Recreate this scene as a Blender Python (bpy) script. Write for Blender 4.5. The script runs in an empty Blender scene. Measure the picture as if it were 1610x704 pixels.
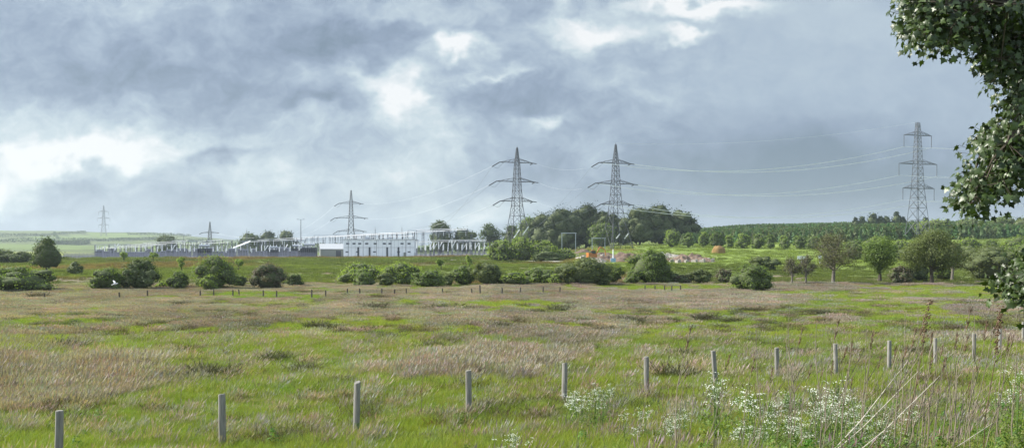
import bpy, math, random
import numpy as np
from mathutils import Vector
R = math.radians
rng = np.random.default_rng(7); random.seed(7)
scene = bpy.context.scene
C = scene.collection
F, HY, CX, CZ = 1500.0, 395.0, 805.0, 3.4      # focal (photo px), horizon row, centre column, eye height
def P(px, py, Y): return Vector(((px-CX)/F*Y, Y, CZ+(HY-py)/F*Y))

# ------------------------------------------------------------------ noise
def _h(ix, iy, s):
    n = (ix.astype(np.int64)*374761393 + iy.astype(np.int64)*668265263 + s*974711) & 0x7fffffff
    n = ((n ^ (n >> 13))*1274126177) & 0x7fffffff
    return ((n ^ (n >> 16)) & 0xffff)/65535.0
def vnoise(x, y, s=0):
    x = np.asarray(x, float); y = np.asarray(y, float)
    ix = np.floor(x); iy = np.floor(y); fx = x-ix; fy = y-iy
    fx = fx*fx*(3-2*fx); fy = fy*fy*(3-2*fy)
    a = _h(ix, iy, s); b = _h(ix+1, iy, s); c = _h(ix, iy+1, s); d = _h(ix+1, iy+1, s)
    return (a*(1-fx)+b*fx)*(1-fy)+(c*(1-fx)+d*fx)*fy
def fbm(x, y, s=0, o=4):
    t = 0; a = .5
    for k in range(o):
        t = t + a*vnoise(np.asarray(x)*2**k, np.asarray(y)*2**k, s+k*17); a *= .5
    return t/(1-.5**o)

# ------------------------------------------------------------------ terrain
cols = np.array([-100, 200, 500, 800, 1000, 1200, 1450, 1700.])
UC = (cols-CX)/F
near_d = [0.01, 4, 6, 8, 10, 12, 15, 20, 30, 40, 60, 100, 135]
nL = [1.8, 1.45, 1.1, .75, .45, .2, -.1, -.25, -.45, -.8, -1.1, -1.7, -1.85]
nR = [1.8, 1.8, 1.7, 1.45, 1.1, .75, .28, -.05, -.45, -.8, -1.1, -1.7, -1.85]
far = [
 (160,  [440,440,440,440,440,438,441,441]),
 (200,  [428,428,427,427,424,424,432,432]),
 (300,  [414,413,412,411,406,406,410,408]),
 (400,  [406,406,405,403,393,391,386,380]),
 (500,  [404,404,403,401,384,378,370,366]),
 (650,  [402,402,401,398,379,368,363,362]),
 (900,  [399,400,400,395,376,362,358,358]),
 (1500, [394,396,398,392,372,359,357,357]),
 (2400, [380,384,392,391,376,362,360,358]),
 (3200, [361,366,383,389,380,370,370,368]),
 (4000, [370,374,387,391,385,380,380,378]),
 (5200, [386,388,391,393,391,390,390,390])]
DS = np.array(near_d+[f[0] for f in far])
Z = np.zeros((len(DS), len(cols)))
bl = np.clip((cols-600)/550, 0, 1)
for i in range(len(near_d)): Z[i] = nL[i]*(1-bl)+nR[i]*bl
for i, (d, ys) in enumerate(far): Z[len(near_d)+i] = CZ+(HY-np.array(ys))/F*d
LD = np.log(DS+3)
def gz(X, Y, bumps=True):
    X = np.asarray(X, float); Y = np.asarray(Y, float)
    d = np.maximum(np.maximum(np.abs(Y), np.abs(X)/.8), .02)
    u = np.clip(X/d, UC[0], UC[-1]); ld = np.log(d+3)
    i = np.clip(np.searchsorted(LD, ld)-1, 0, len(LD)-2); j = np.clip(np.searchsorted(UC, u)-1, 0, len(UC)-2)
    a = np.clip((ld-LD[i])/(LD[i+1]-LD[i]), 0, 1); b = (u-UC[j])/(UC[j+1]-UC[j])
    b = b*b*(3-2*b)
    z = (Z[i, j]*(1-b)+Z[i, j+1]*b)*(1-a)+(Z[i+1, j]*(1-b)+Z[i+1, j+1]*b)*a
    if bumps: z = z + (fbm(X*.12+50, Y*.12, 3)-.5)*np.clip(d/60, .1, .45) + (fbm(X*.004+9, Y*.004, 5)-.5)*np.clip((d-700)/120, 0, 14)
    return z
def g1(x, y): return float(gz(np.array([x]), np.array([y]))[0])
def d_at(px, py, d0=12):
    ds = np.geomspace(d0, 3300, 1200); xs = (px-CX)/F*ds
    yy = HY-(gz(xs, ds)-CZ)*F/ds
    k = np.argmax(yy <= py)
    return float(ds[k]) if yy[k] <= py else 3300.
def topx(X, Y):
    z = gz(X, Y, False); Yc = np.maximum(Y, 1)
    return CX+F*X/Yc, HY-(z-CZ)*F/Yc
# patches of dry, mauve headed grass against fresh green grass
PAT = [(350,547,360,20,-.75),(590,558,190,12,-.35),(560,650,330,50,-.6),(300,640,120,40,-.2),(1450,476,230,13,-.45),(1330,462,200,7,-.6),(960,490,190,7,-.35),
 (830,512,200,9,-.22),(1000,650,260,40,-.5),(1350,620,400,60,-.85),(180,690,200,25,-.2),(1250,545,300,22,-.4),(620,520,160,7,-.2),
 (1100,690,520,60,-.9),(1500,660,300,60,-.5),(150,490,260,26,.32),(700,470,500,14,.25),(620,600,260,20,.45),(90,620,170,36,.5),(800,580,110,28,.35),(900,535,220,10,.2),(1050,505,260,12,.25),(1130,465,200,9,.25),
 (1450,508,250,10,.3),(120,575,120,12,.1),(930,590,120,18,.25)]
def dry(X, Y):
    px, py = topx(X, Y)
    v = .415+(fbm(X*.07+3, Y*.045, 11, 4)-.5)*1.9+(fbm(X*.38+3, Y*.16, 12, 4)-.5)*1.5
    wx = (fbm(X*.15, Y*.1, 21, 3)-.5)*120; wy = (fbm(X*.15, Y*.1, 22, 3)-.5)*20
    for (x, y, rx, ry, a) in PAT:
        v = v+a*np.exp(-(((px+wx-x)/rx)**2+((py+wy-y)/ry)**2))
    v = v-np.clip((17-np.asarray(Y))/4, 0, 1)*np.clip((px-300)/400, 0, 1)*.75
    return np.clip((v-.32)/.36, 0, 1)

# ------------------------------------------------------------------ tagging, mesh building
def tag(o, label=None, cat=None, group=None, kind=None):
    if label: o['label'] = label
    if cat: o['category'] = cat
    if group: o['group'] = group
    if kind: o['kind'] = kind
    return o
def empty(name, loc, rz=0):
    o = bpy.data.objects.new(name, None); C.objects.link(o); o.location = loc; o.rotation_euler = (0, 0, rz); o.empty_display_size = .3
    return o
class MB:
    def __init__(s): s.v = []; s.f = []; s.mi = []; s.m = 0
    def box(s, c, d, rz=0, top=1.0):
        n = len(s.v); cs, sn = math.cos(rz), math.sin(rz)
        for k in (-1, 1):
            t = top if k == 1 else 1
            for i, j in ((-1, -1), (1, -1), (1, 1), (-1, 1)):
                x = i*d[0]/2*t; y = j*d[1]/2*t
                s.v.append((c[0]+x*cs-y*sn, c[1]+x*sn+y*cs, c[2]+k*d[2]/2))
        for q in ((0, 3, 2, 1), (4, 5, 6, 7), (0, 1, 5, 4), (1, 2, 6, 5), (2, 3, 7, 6), (3, 0, 4, 7)):
            s.f.append([n+a for a in q]); s.mi.append(s.m)
    def bar(s, a, b, r, r2=None, n=4, cap=True):
        a = Vector(a); b = Vector(b); r2 = r if r2 is None else r2
        d = (b-a)
        if d.length < 1e-6: return
        d.normalize(); u = d.cross(Vector((0, 0, 1)))
        if u.length < .05: u = d.cross(Vector((0, 1, 0)))
        u.normalize(); w = d.cross(u); k0 = len(s.v)
        for p, rr in ((a, r), (b, r2)):
            for k in range(n):
                t = 2*math.pi*(k+.5)/n
                s.v.append(tuple(p+u*math.cos(t)*rr+w*math.sin(t)*rr))
        for k in range(n):
            s.f.append([k0+k, k0+(k+1) % n, k0+n+(k+1) % n, k0+n+k]); s.mi.append(s.m)
        if cap:
            s.f.append([k0+n-1-k for k in range(n)]); s.f.append([k0+n+k for k in range(n)]); s.mi += [s.m]*2
    def tube(s, pts, rs, n=5):
        for i in range(len(pts)-1): s.bar(pts[i], pts[i+1], rs[i], rs[i+1], n, cap=(i == len(pts)-2))
    def build(s, name, mat, parent=None, loc=None):
        me = bpy.data.meshes.new(name); me.from_pydata(s.v, [], s.f)
        for m in (mat if isinstance(mat, (list, tuple)) else [mat]): me.materials.append(m)
        if any(s.mi): me.polygons.foreach_set('material_index', s.mi)
        o = bpy.data.objects.new(name, me); C.objects.link(o)
        if parent: o.parent = parent
        if loc is not None: o.location = loc
        return o
def npmesh(name, V, Fc, mat, var=None, parent=None, smooth=False, link=True):
    V = np.asarray(V, np.float32); Fc = np.asarray(Fc, np.int32); n, k = Fc.shape
    me = bpy.data.meshes.new(name)
    me.vertices.add(len(V)); me.vertices.foreach_set('co', V.ravel())
    me.loops.add(n*k); me.loops.foreach_set('vertex_index', Fc.ravel())
    me.polygons.add(n); me.polygons.foreach_set('loop_start', np.arange(0, n*k, k, dtype=np.int32))
    if smooth: me.polygons.foreach_set('use_smooth', np.ones(n, bool))
    me.update(calc_edges=True)
    if var is not None:
        a = me.attributes.new('var', 'FLOAT', 'FACE'); a.data.foreach_set('value', np.asarray(var, np.float32))
    if mat: me.materials.append(mat)
    o = bpy.data.objects.new(name, me)
    if link: C.objects.link(o)
    if parent: o.parent = parent
    return o

# ------------------------------------------------------------------ materials
def newmat(name):
    m = bpy.data.materials.new(name); m.use_nodes = True; nt = m.node_tree; nt.nodes.clear()
    return m, nt, nt.nodes.new('ShaderNodeOutputMaterial')
def N(nt, t, **kw):
    n = nt.nodes.new(t)
    for k, v in kw.items(): setattr(n, k, v)
    return n
def ramp(nt, fac, stops):
    r = N(nt, 'ShaderNodeValToRGB'); e = r.color_ramp.elements
    while len(e) < len(stops): e.new(.5)
    for el, (p, c) in zip(e, stops): el.position = p; el.color = (*c, 1)
    nt.links.new(fac, r.inputs[0]); return r.outputs[0]
def leafmat(name, c0, c1, trans=.3, rough=.6, spec=.25, inst=False):
    m, nt, out = newmat(name)
    at = N(nt, 'ShaderNodeAttribute', attribute_name='var')
    col = ramp(nt, at.outputs['Fac'], [(0, c0), (1, c1)])
    if inst:
        a2 = N(nt, 'ShaderNodeAttribute', attribute_name='tint', attribute_type='INSTANCER')
        hs = N(nt, 'ShaderNodeMix', data_type='RGBA', blend_type='MULTIPLY'); hs.inputs[0].default_value = 1
        nt.links.new(col, hs.inputs[6]); nt.links.new(a2.outputs['Color'], hs.inputs[7]); col = hs.outputs[2]
    b = N(nt, 'ShaderNodeBsdfPrincipled'); b.inputs['Roughness'].default_value = rough; b.inputs['Specular IOR Level'].default_value = spec
    nt.links.new(col, b.inputs['Base Color'])
    t = N(nt, 'ShaderNodeBsdfTranslucent')
    tc = N(nt, 'ShaderNodeMix', data_type='RGBA', blend_type='MULTIPLY'); tc.inputs[0].default_value = 1; tc.inputs[7].default_value = (1.4, 1.5, .5, 1)
    nt.links.new(col, tc.inputs[6]); nt.links.new(tc.outputs[2], t.inputs[0])
    mx = N(nt, 'ShaderNodeMixShader'); mx.inputs[0].default_value = trans
    nt.links.new(b.outputs[0], mx.inputs[1]); nt.links.new(t.outputs[0], mx.inputs[2]); nt.links.new(mx.outputs[0], out.inputs[0])
    return m
def solid(name, c0, c1=None, rough=.6, metal=0, scale=3, spec=.4, stretch=(1, 1, 1), bump=0):
    m, nt, out = newmat(name)
    b = N(nt, 'ShaderNodeBsdfPrincipled'); b.inputs['Roughness'].default_value = rough; b.inputs['Metallic'].default_value = metal
    b.inputs['Specular IOR Level'].default_value = spec
    tc = N(nt, 'ShaderNodeTexCoord'); mp = N(nt, 'ShaderNodeMapping'); mp.inputs['Scale'].default_value = stretch
    nz = N(nt, 'ShaderNodeTexNoise'); nz.inputs['Scale'].default_value = scale; nz.inputs['Detail'].default_value = 5
    nt.links.new(tc.outputs['Object'], mp.inputs[0]); nt.links.new(mp.outputs[0], nz.inputs[0])
    nt.links.new(ramp(nt, nz.outputs[0], [(.3, c0), (.7, c1 or tuple(x*.75 for x in c0))]), b.inputs['Base Color'])
    if bump:
        bp = N(nt, 'ShaderNodeBump'); bp.inputs['Strength'].default_value = bump; bp.inputs['Distance'].default_value = .02
        nt.links.new(nz.outputs[0], bp.inputs['Height']); nt.links.new(bp.outputs[0], b.inputs['Normal'])
    nt.links.new(b.outputs[0], out.inputs[0]); return m
M = dict(
 galv=solid('galvanised_steel', (.17, .18, .20), (.11, .12, .14), .5, .3),
 galv_dark=solid('dark_weathered_steel', (.07, .075, .085), (.04, .045, .055), .6),
 galv_light=solid('pale_galvanised_steel', (.42, .45, .5), (.3, .33, .38), .45, .2),
 alum=solid('bright_aluminium', (.62, .64, .67), (.45, .47, .5), .35, .15),
 wire=solid('conductor', (.88, .9, .92), (.8, .82, .85), .35),
 wire_dark=solid('dull_conductor', (.3, .33, .37), (.22, .25, .28), .5, .3),
 insul=solid('glass_insulator', (.75, .78, .8), (.6, .63, .66), .25),
 insul_dark=solid('dark_insulator', (.09, .1, .12), (.06, .065, .075), .35),
 white=solid('white_cladding', (.82, .84, .86), (.74, .77, .8), .6),
 concrete=solid('grey_concrete', (.33, .33, .33), (.24, .24, .24), .85),
 dark=solid('dark_paint', (.05, .06, .075), (.035, .04, .05), .5),
 glass=solid('dark_glass', (.03, .04, .05), (.02, .03, .04), .1, spec=.8),
 roof=solid('pale_roof', (.42, .44, .47), (.34, .36, .38), .5),
 shedwall=solid('green_grey_wall', (.2, .22, .2), (.15, .17, .16), .7),
 fence=solid('palisade', (.3, .3, .36), (.2, .2, .26), .6),
 wood=solid('weathered_post_wood', (.27, .26, .24), (.14, .135, .12), .9, scale=9, stretch=(3, 3, .35), bump=.4),
 wood_dark=solid('dark_post_wood', (.09, .08, .07), (.05, .045, .04), .9, scale=9),
 bark=solid('bark', (.085, .07, .055), (.045, .038, .03), .95, scale=6, bump=.5),
 paleBark=solid('pale_bark', (.2, .18, .15), (.1, .09, .075), .95, scale=6),
 soil=solid('turned_soil', (.16, .11, .085), (.09, .065, .05), .95, scale=1.5),
 clay=solid('reddish_clay', (.2, .14, .105), (.13, .095, .07), .95, scale=1.2),
 rubble=solid('pale_rubble', (.36, .33, .3), (.2, .18, .155), .9, scale=2),
 orange=solid('orange_machine_paint', (.42, .15, .04), (.33, .12, .03), .45),
 rubber=solid('black_rubber', (.02, .02, .02), (.03, .03, .03), .7),
 blue=solid('blue_box_paint', (.25, .4, .6), (.2, .33, .5), .5),
 straw=solid('orange_straw', (.27, .17, .06), (.16, .1, .04), .95, scale=5),
 track=solid('gravel_track', (.4, .38, .33), (.28, .27, .23), .95, scale=.6),
 stalk=solid('dry_stalk', (.27, .23, .17), (.15, .125, .09), .85, scale=8),
 stalk_pale=solid('bleached_stalk', (.62, .57, .48), (.45, .41, .33), .8, scale=8),
 seed=solid('brown_seed_head', (.16, .1, .06), (.09, .055, .035), .9, scale=30),
 petal=solid('white_petal', (.6, .62, .54), (.45, .49, .4), .7),
 feather=solid('white_feather', (.85, .86, .88), (.7, .72, .75), .6),
 greenstem=leafmat('green_stem', (.1, .17, .04), (.14, .2, .06), .1),
 L_mid=leafmat('leaf_mid_green', (.08, .12, .03), (.18, .25, .07), .42),
 L_light=leafmat('leaf_light_green', (.13, .19, .05), (.27, .34, .09), .5),
 L_dark=leafmat('leaf_dark_green', (.035, .055, .02), (.085, .125, .04), .35),
 L_olive=leafmat('leaf_olive_green', (.075, .095, .035), (.15, .18, .06), .38),
 L_brown=leafmat('leaf_grey_brown', (.08, .068, .052), (.17, .145, .11), .3),
 L_thin=leafmat('leaf_thin_olive', (.07, .07, .035), (.15, .155, .07), .3),
 L_conif=leafmat('needles', (.02, .036, .022), (.055, .085, .045), .15),
 L_plant=leafmat('plantation_needles', (.07, .12, .04), (.12, .19, .07), .25, inst=True),
 L_wood=leafmat('leaf_wood_dark', (.013, .024, .01), (.042, .066, .023), .2),
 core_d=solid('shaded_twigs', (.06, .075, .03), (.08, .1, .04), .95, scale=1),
 syc=leafmat('broad_leaf', (.018, .033, .009), (.062, .1, .024), .18, .42, .45),
)

# ------------------------------------------------------------------ ground sheet
def build_ground():
    th = np.unique(np.round(np.concatenate([np.arange(-180, -40, 5.), np.arange(-40, 40, .3), np.arange(40, 180, 5.)]), 3))
    r = np.concatenate([np.geomspace(.6, 30, 90), np.geomspace(30.5, 5300, 330)])
    T, RR = np.meshgrid(np.radians(th), r)
    X = np.sin(T)*RR; Y = np.cos(T)*RR
    Zg = gz(X, Y)
    V = np.stack([X.ravel(), Y.ravel(), Zg.ravel()], 1)
    nt_, nr = len(th), len(r)
    i, j = np.meshgrid(np.arange(nr-1), np.arange(nt_), indexing='ij'); j2 = (j+1) % nt_
    Fq = np.stack([i*nt_+j, (i+1)*nt_+j, (i+1)*nt_+j2, i*nt_+j2], -1).reshape(-1, 4)[:, ::-1]
    V = np.vstack([V, [[0, 0, float(gz(0., .01))]]])
    o = npmesh('ground', V, Fq, None, smooth=True)
    # own colour of what grows or lies there
    x, y = X.ravel(), Y.ravel(); px, _ = topx(x, y); d = np.maximum(np.abs(y), np.abs(x)/.8)
    px = np.where(y > 1, px, np.where(x < 0, -500, 2200))
    green = np.array([.14, .18, .045]); brown = np.array([.15, .125, .10]); dull = np.array([.105, .135, .04]); gravel = np.array([.2, .2, .21])
    dr = dry(x, y)[:, None]; c = green*(1-dr)+brown*dr
    def mixin(c, col, w): w = np.clip(w, 0, 1)[:, None]; return c*(1-w)+np.array(col)*w
    n1 = fbm(x*.02, y*.02, 31); n2 = fbm(x*.08, y*.05, 32); n3 = fbm(x*.003, y*.003, 33)
    c = mixin(c, dull, (d-138)/15)
    c = mixin(c, (.17, .22, .055), ((n1-.45)*6)*(d > 145)*.35)
    c = mixin(c, (.17, .13, .09), ((n2-.55)*6)*(d > 145)*(d < 400)*(px < 1000))
    c = mixin(c, (.19, .15, .115), (d > 150)*(d < 172)*.8)
    rf = (px > 870)*(px < 1500)*(d > 215)*(d < 475)
    c = mixin(c, (.2, .27, .06), rf*(.75+.4*(n1-.5)))
    wk = np.exp(-(((px-990)/110)**2+((d-318)/40)**2)*1.2)+.5*np.exp(-(((px-1075)/50)**2+((d-300)/20)**2))
    c = mixin(c, (.19, .14, .11), (wk+(n2-.5)*1.2-.45)*3)
    comp = (px > 95)*(px < 775)*(d > 414)*(d < 640)
    c = mixin(c, gravel, comp*1.)
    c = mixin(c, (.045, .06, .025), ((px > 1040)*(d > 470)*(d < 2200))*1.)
    hill = (d > 900)*(px < 900)
    c = mixin(c, (.13, .18, .05), hill*(.6+n1*.3))
    cell = _h(np.floor(x/260+fbm(x*.004, y*.004, 41)*.8), np.floor(y/380+fbm(x*.003, y*.003, 42)), 5)
    c = mixin(c, (.1, .125, .045), hill*(cell > .6)); c = mixin(c, (.27, .3, .09), (px < 420)*(d > 750)*(d < 1350)*(cell > .15)*.85)
    hx = np.abs((x/260+fbm(x*.004, y*.004, 41)*.8) % 1-.5) > .48; hy = np.abs((y/380+fbm(x*.003, y*.003, 42)) % 1-.5) > .465
    c = mixin(c, (.04, .055, .025), hill*(hx | hy)*.8)
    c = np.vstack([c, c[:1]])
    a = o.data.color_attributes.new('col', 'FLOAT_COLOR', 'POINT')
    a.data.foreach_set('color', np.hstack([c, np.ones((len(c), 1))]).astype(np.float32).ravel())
    m, nt, out = newmat('meadow_ground')
    at = N(nt, 'ShaderNodeAttribute', attribute_name='col')
    tc = N(nt, 'ShaderNodeTexCoord'); vals = []
    for sc, lo, hi in ((.35, .72, 1.3), (3.5, .65, 1.35), (.03, .85, 1.15)):
        nz = N(nt, 'ShaderNodeTexNoise'); nz.inputs['Scale'].default_value = sc; nz.inputs['Detail'].default_value = 6; nz.inputs['Roughness'].default_value = .65
        nt.links.new(tc.outputs['Object'], nz.inputs[0])
        mr = N(nt, 'ShaderNodeMapRange'); mr.inputs[1].default_value = .3; mr.inputs[2].default_value = .7; mr.inputs[3].default_value = lo; mr.inputs[4].default_value = hi
        nt.links.new(nz.outputs[0], mr.inputs[0]); vals.append(mr.outputs[0])
    m1 = N(nt, 'ShaderNodeMath', operation='MULTIPLY'); nt.links.new(vals[0], m1.inputs[0]); nt.links.new(vals[1], m1.inputs[1])
    m2 = N(nt, 'ShaderNodeMath', operation='MULTIPLY'); nt.links.new(m1.outputs[0], m2.inputs[0]); nt.links.new(vals[2], m2.inputs[1])
    vm = N(nt, 'ShaderNodeVectorMath', operation='SCALE'); nt.links.new(at.outputs['Color'], vm.inputs[0]); nt.links.new(m2.outputs[0], vm.inputs['Scale'])
    b = N(nt, 'ShaderNodeBsdfPrincipled'); b.inputs['Roughness'].default_value = .95; b.inputs['Specular IOR Level'].default_value = .1
    nt.links.new(vm.outputs[0], b.inputs['Base Color'])
    bp = N(nt, 'ShaderNodeBump'); bp.inputs['Strength'].default_value = .8; bp.inputs['Distance'].default_value = .3
    nt.links.new(m1.outputs[0], bp.inputs['Height']); nt.links.new(bp.outputs[0], b.inputs['Normal'])
    nt.links.new(b.outputs[0], out.inputs[0]); o.data.materials.append(m)
    tag(o, kind='structure')
build_ground()

def strip(name, pts, w, mat, kind='structure', lift=.06):
    V = []; Fq = []
    P_ = []
    for (a, b) in zip(pts[:-1], pts[1:]):
        n = max(2, int((Vector(b)-Vector(a)).length/4))
        P_ += [Vector(a).lerp(Vector(b), k/n) for k in range(n)]
    P_.append(Vector(pts[-1]))
    for i, p in enumerate(P_):
        t = (P_[min(i+1, len(P_)-1)]-P_[max(i-1, 0)]).normalized(); s = Vector((-t.y, t.x))
        for k in (-.5, 0, .5):
            q = p+s*w*k; V.append((q.x, q.y, g1(q.x, q.y)+lift))
    for i in range(len(P_)-1):
        for k in range(2): Fq.append((i*3+k, i*3+k+1, i*3+4+k, i*3+3+k))
    return tag(npmesh(name, V, Fq, mat), kind=kind)
def gp(px, py):
    d = d_at(px, py); return Vector(((px-CX)/F*d, d))
strip('track', [gp(640, 408), gp(740, 409.5), gp(800, 410.5), gp(880, 412.5)], 3.0, M['track'], lift=.25)
strip('path', [gp(905, 397), gp(940, 402), gp(985, 408)], 9, M['soil'], lift=.15)

# ------------------------------------------------------------------ foliage
def leafquads(Pc, Nn, size, asp=.7, seed=0):
    n = len(Pc); rg = np.random.default_rng(seed)
    Nn = Nn/np.maximum(np.linalg.norm(Nn, axis=1, keepdims=True), 1e-6)
    A = np.cross(Nn, rg.normal(size=(n, 3))); A /= np.maximum(np.linalg.norm(A, axis=1, keepdims=True), 1e-6); B = np.cross(Nn, A)
    s = (size*rg.uniform(.6, 1.35, n))[:, None]
    V = np.stack([Pc+A*s*.5, Pc+B*s*.5*asp+Nn*s*.12, Pc-A*s*.5, Pc-B*s*.5*asp-Nn*s*.08], 1).reshape(-1, 3)
    return V, np.arange(n*4).reshape(-1, 4)
def icos(ctr, r, seed, squash=1.0):
    u = np.linspace(0, 2*np.pi, 13)[:-1]; v = np.linspace(-1.35, 1.5, 7)
    U, Vv = np.meshgrid(u, v); rg = np.random.default_rng(seed)
    k = 1+rg.uniform(-.18, .18, U.shape)
    X = np.cos(U)*np.cos(Vv)*k; Y = np.sin(U)*np.cos(Vv)*k; Zz = np.sin(Vv)*k
    V = np.stack([ctr[0]+X*r[0], ctr[1]+Y*r[1], ctr[2]+Zz*r[2]], -1).reshape(-1, 3)
    i, j = np.meshgrid(np.arange(6), np.arange(12), indexing='ij')
    Fq = np.stack([i*12+j, i*12+(j+1) % 12, (i+1)*12+(j+1) % 12, (i+1)*12+j], -1).reshape(-1, 4)
    return V, Fq
def crown(W, Hc, z0, leaf, seed, dens=1.0, lobes=None, shape='dome', core=True, flat=.75, up=.35):
    """leaf clumps over lobes filling an envelope W wide and Hc high from z0"""
    rg = np.random.default_rng(seed); k = lobes or int(24+W*1.8)
    L = []
    while len(L) < k:
        p = rg.uniform(-1, 1, 3)
        if (math.hypot(p[0], p[1]) > 1) if core and shape == 'dome' else (np.linalg.norm(p) > 1): continue
        h = (p[2]+1)/2
        if shape == 'dome': wf = 1.0 if h < .45 else math.sqrt(max(0, 1-((h-.45)/.55)**2))*.95+.05
        elif shape == 'cone': wf = 1.02-h*.85
        else: wf = 1
        rr = rg.uniform(.11, .26) if shape != 'cone' else rg.uniform(.12, .24)
        q = np.array([p[0]*W/2*wf*(1-rr*.8), p[1]*W/2*flat*wf*(1-rr*.8), z0+Hc*(rr*.9+h*(1-1.5*rr))])
        if shape == 'dome' and core and rg.uniform() < .12: q = q*np.array([1.08, 1, 1.0])+np.array([0, 0, Hc*rg.uniform(-.02, .07)])
        L.append((q, np.array([W*rr, W*rr*flat, min(W*rr*.8, Hc*rr*1.15)])*rg.uniform(.85, 1.15)))
    per = max(30, int(dens*3.3*(W*Hc)/(leaf*leaf*.35)/k))
    Ps = []; Ns = []; Va = []
    for q, r in L:
        n = rg.normal(size=(per, 3)); n /= np.linalg.norm(n, axis=1, keepdims=True)
        rad = np.clip(rg.normal(.92, .26, per), .3, 1.7)[:, None]
        p = q+n*r*rad; Ps.append(p); Ns.append(n+rg.normal(size=(per, 3))*.5+np.array([0, 0, up]))
        Va.append(np.clip(rg.normal(.45, .2, per)+rg.uniform(-.18, .18), 0, 1))
    Ps = np.vstack(Ps); Ns = np.vstack(Ns); Va = np.hstack(Va)
    keep = Ps[:, 2] > z0-.02*Hc
    V, Fq = leafquads(Ps[keep], Ns[keep], leaf, .75, seed+1)
    cV, cF = [], []
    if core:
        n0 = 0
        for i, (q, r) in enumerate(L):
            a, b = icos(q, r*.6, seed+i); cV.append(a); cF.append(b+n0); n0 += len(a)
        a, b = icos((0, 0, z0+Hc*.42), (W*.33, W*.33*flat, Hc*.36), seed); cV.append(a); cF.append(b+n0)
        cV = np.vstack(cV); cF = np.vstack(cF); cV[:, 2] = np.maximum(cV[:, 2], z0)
    return V, Fq, Va[keep], L, cV, cF
def limbs(mb, L, zb, r0, seed, H):
    rg = random.Random(seed)
    tip = Vector((rg.uniform(-.04, .04)*H, 0, H*.7)); mid = Vector((rg.uniform(-.03, .03)*H, rg.uniform(-.03, .03)*H, H*.35))
    mb.tube([(0, 0, -.3), (0, 0, H*.08), mid, tip], [r0*1.35, r0, r0*.75, r0*.25], 7)
    for q, r in L:
        t = rg.uniform(.3, .8); base = (Vector((0, 0, 0)).lerp(mid, t*2) if t < .5 else mid.lerp(tip, t*2-1))
        q = Vector(q); m = base.lerp(q, .5)+Vector((0, 0, -.05*H)); mb.tube([base, m, q], [r0*.32, r0*.2, r0*.08], 4)
PLANTED = []
def plant(name, x0, x1, yt, yb, mat, label, cat=None, style='bush', dens=1.0, group=None, Y=None, bark=None, flat=.75, lobes=None):
    px = (x0+x1)/2; Y = Y or d_at(px, yb); s = Y/F
    W = (x1-x0)*s; H = (yb-yt)*s; x = (px-CX)*s; z = g1(x, Y)
    H = max(H, CZ+(HY-yt)*s-z)
    o = empty(name, (x, Y, z)); seed = int(x0*7+yt*13) % 99991
    tag(o, label, cat or name.split('_')[-1], group)
    leaf = min(max(.13, 1.35*Y/954), 1.0)
    if style == 'bush': z0 = 0; cr = crown(W, H, 0, leaf, seed, dens, lobes, 'dome', True, flat)
    elif style == 'tree': z0 = H*.2; cr = crown(W, H*.8, z0, leaf, seed, dens, lobes, 'dome', True, flat)
    elif style == 'open': z0 = H*.13; cr = crown(W, H*.87, z0, leaf, seed, dens*.95, lobes or 30, 'dome', False, flat)
    elif style == 'sparse': z0 = H*.12; cr = crown(W, H*.88, z0, leaf*.8, seed, dens*.22, lobes or 30, 'dome', False, flat)
    elif style == 'cone': z0 = H*.05; cr = crown(W, H*.95, z0, leaf, seed, dens, lobes or 26, 'cone', True, flat)
    V, Fq, Va, L, cV, cF = cr
    f = npmesh('crown', V, Fq, M[mat], Va, o)
    mb = MB(); limbs(mb, L if style != 'bush' else L[:8], z0, max(.06, min(.035*H, .02*H+.15)), seed, H)
    if style == 'sparse':
        rg = random.Random(seed)
        for q, r in L:
            for k in range(7):
                e = Vector(q)+Vector((rg.uniform(-1, 1)*r[0], rg.uniform(-1, 1)*r[1], rg.uniform(-.3, 1.3)*r[2])); mb.bar(Vector(q)*.85, e, .03, .012, 3)
    mb.build('trunk', M[bark or 'bark'], o)
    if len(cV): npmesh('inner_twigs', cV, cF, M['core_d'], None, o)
    PLANTED.append(o); return o

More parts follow.
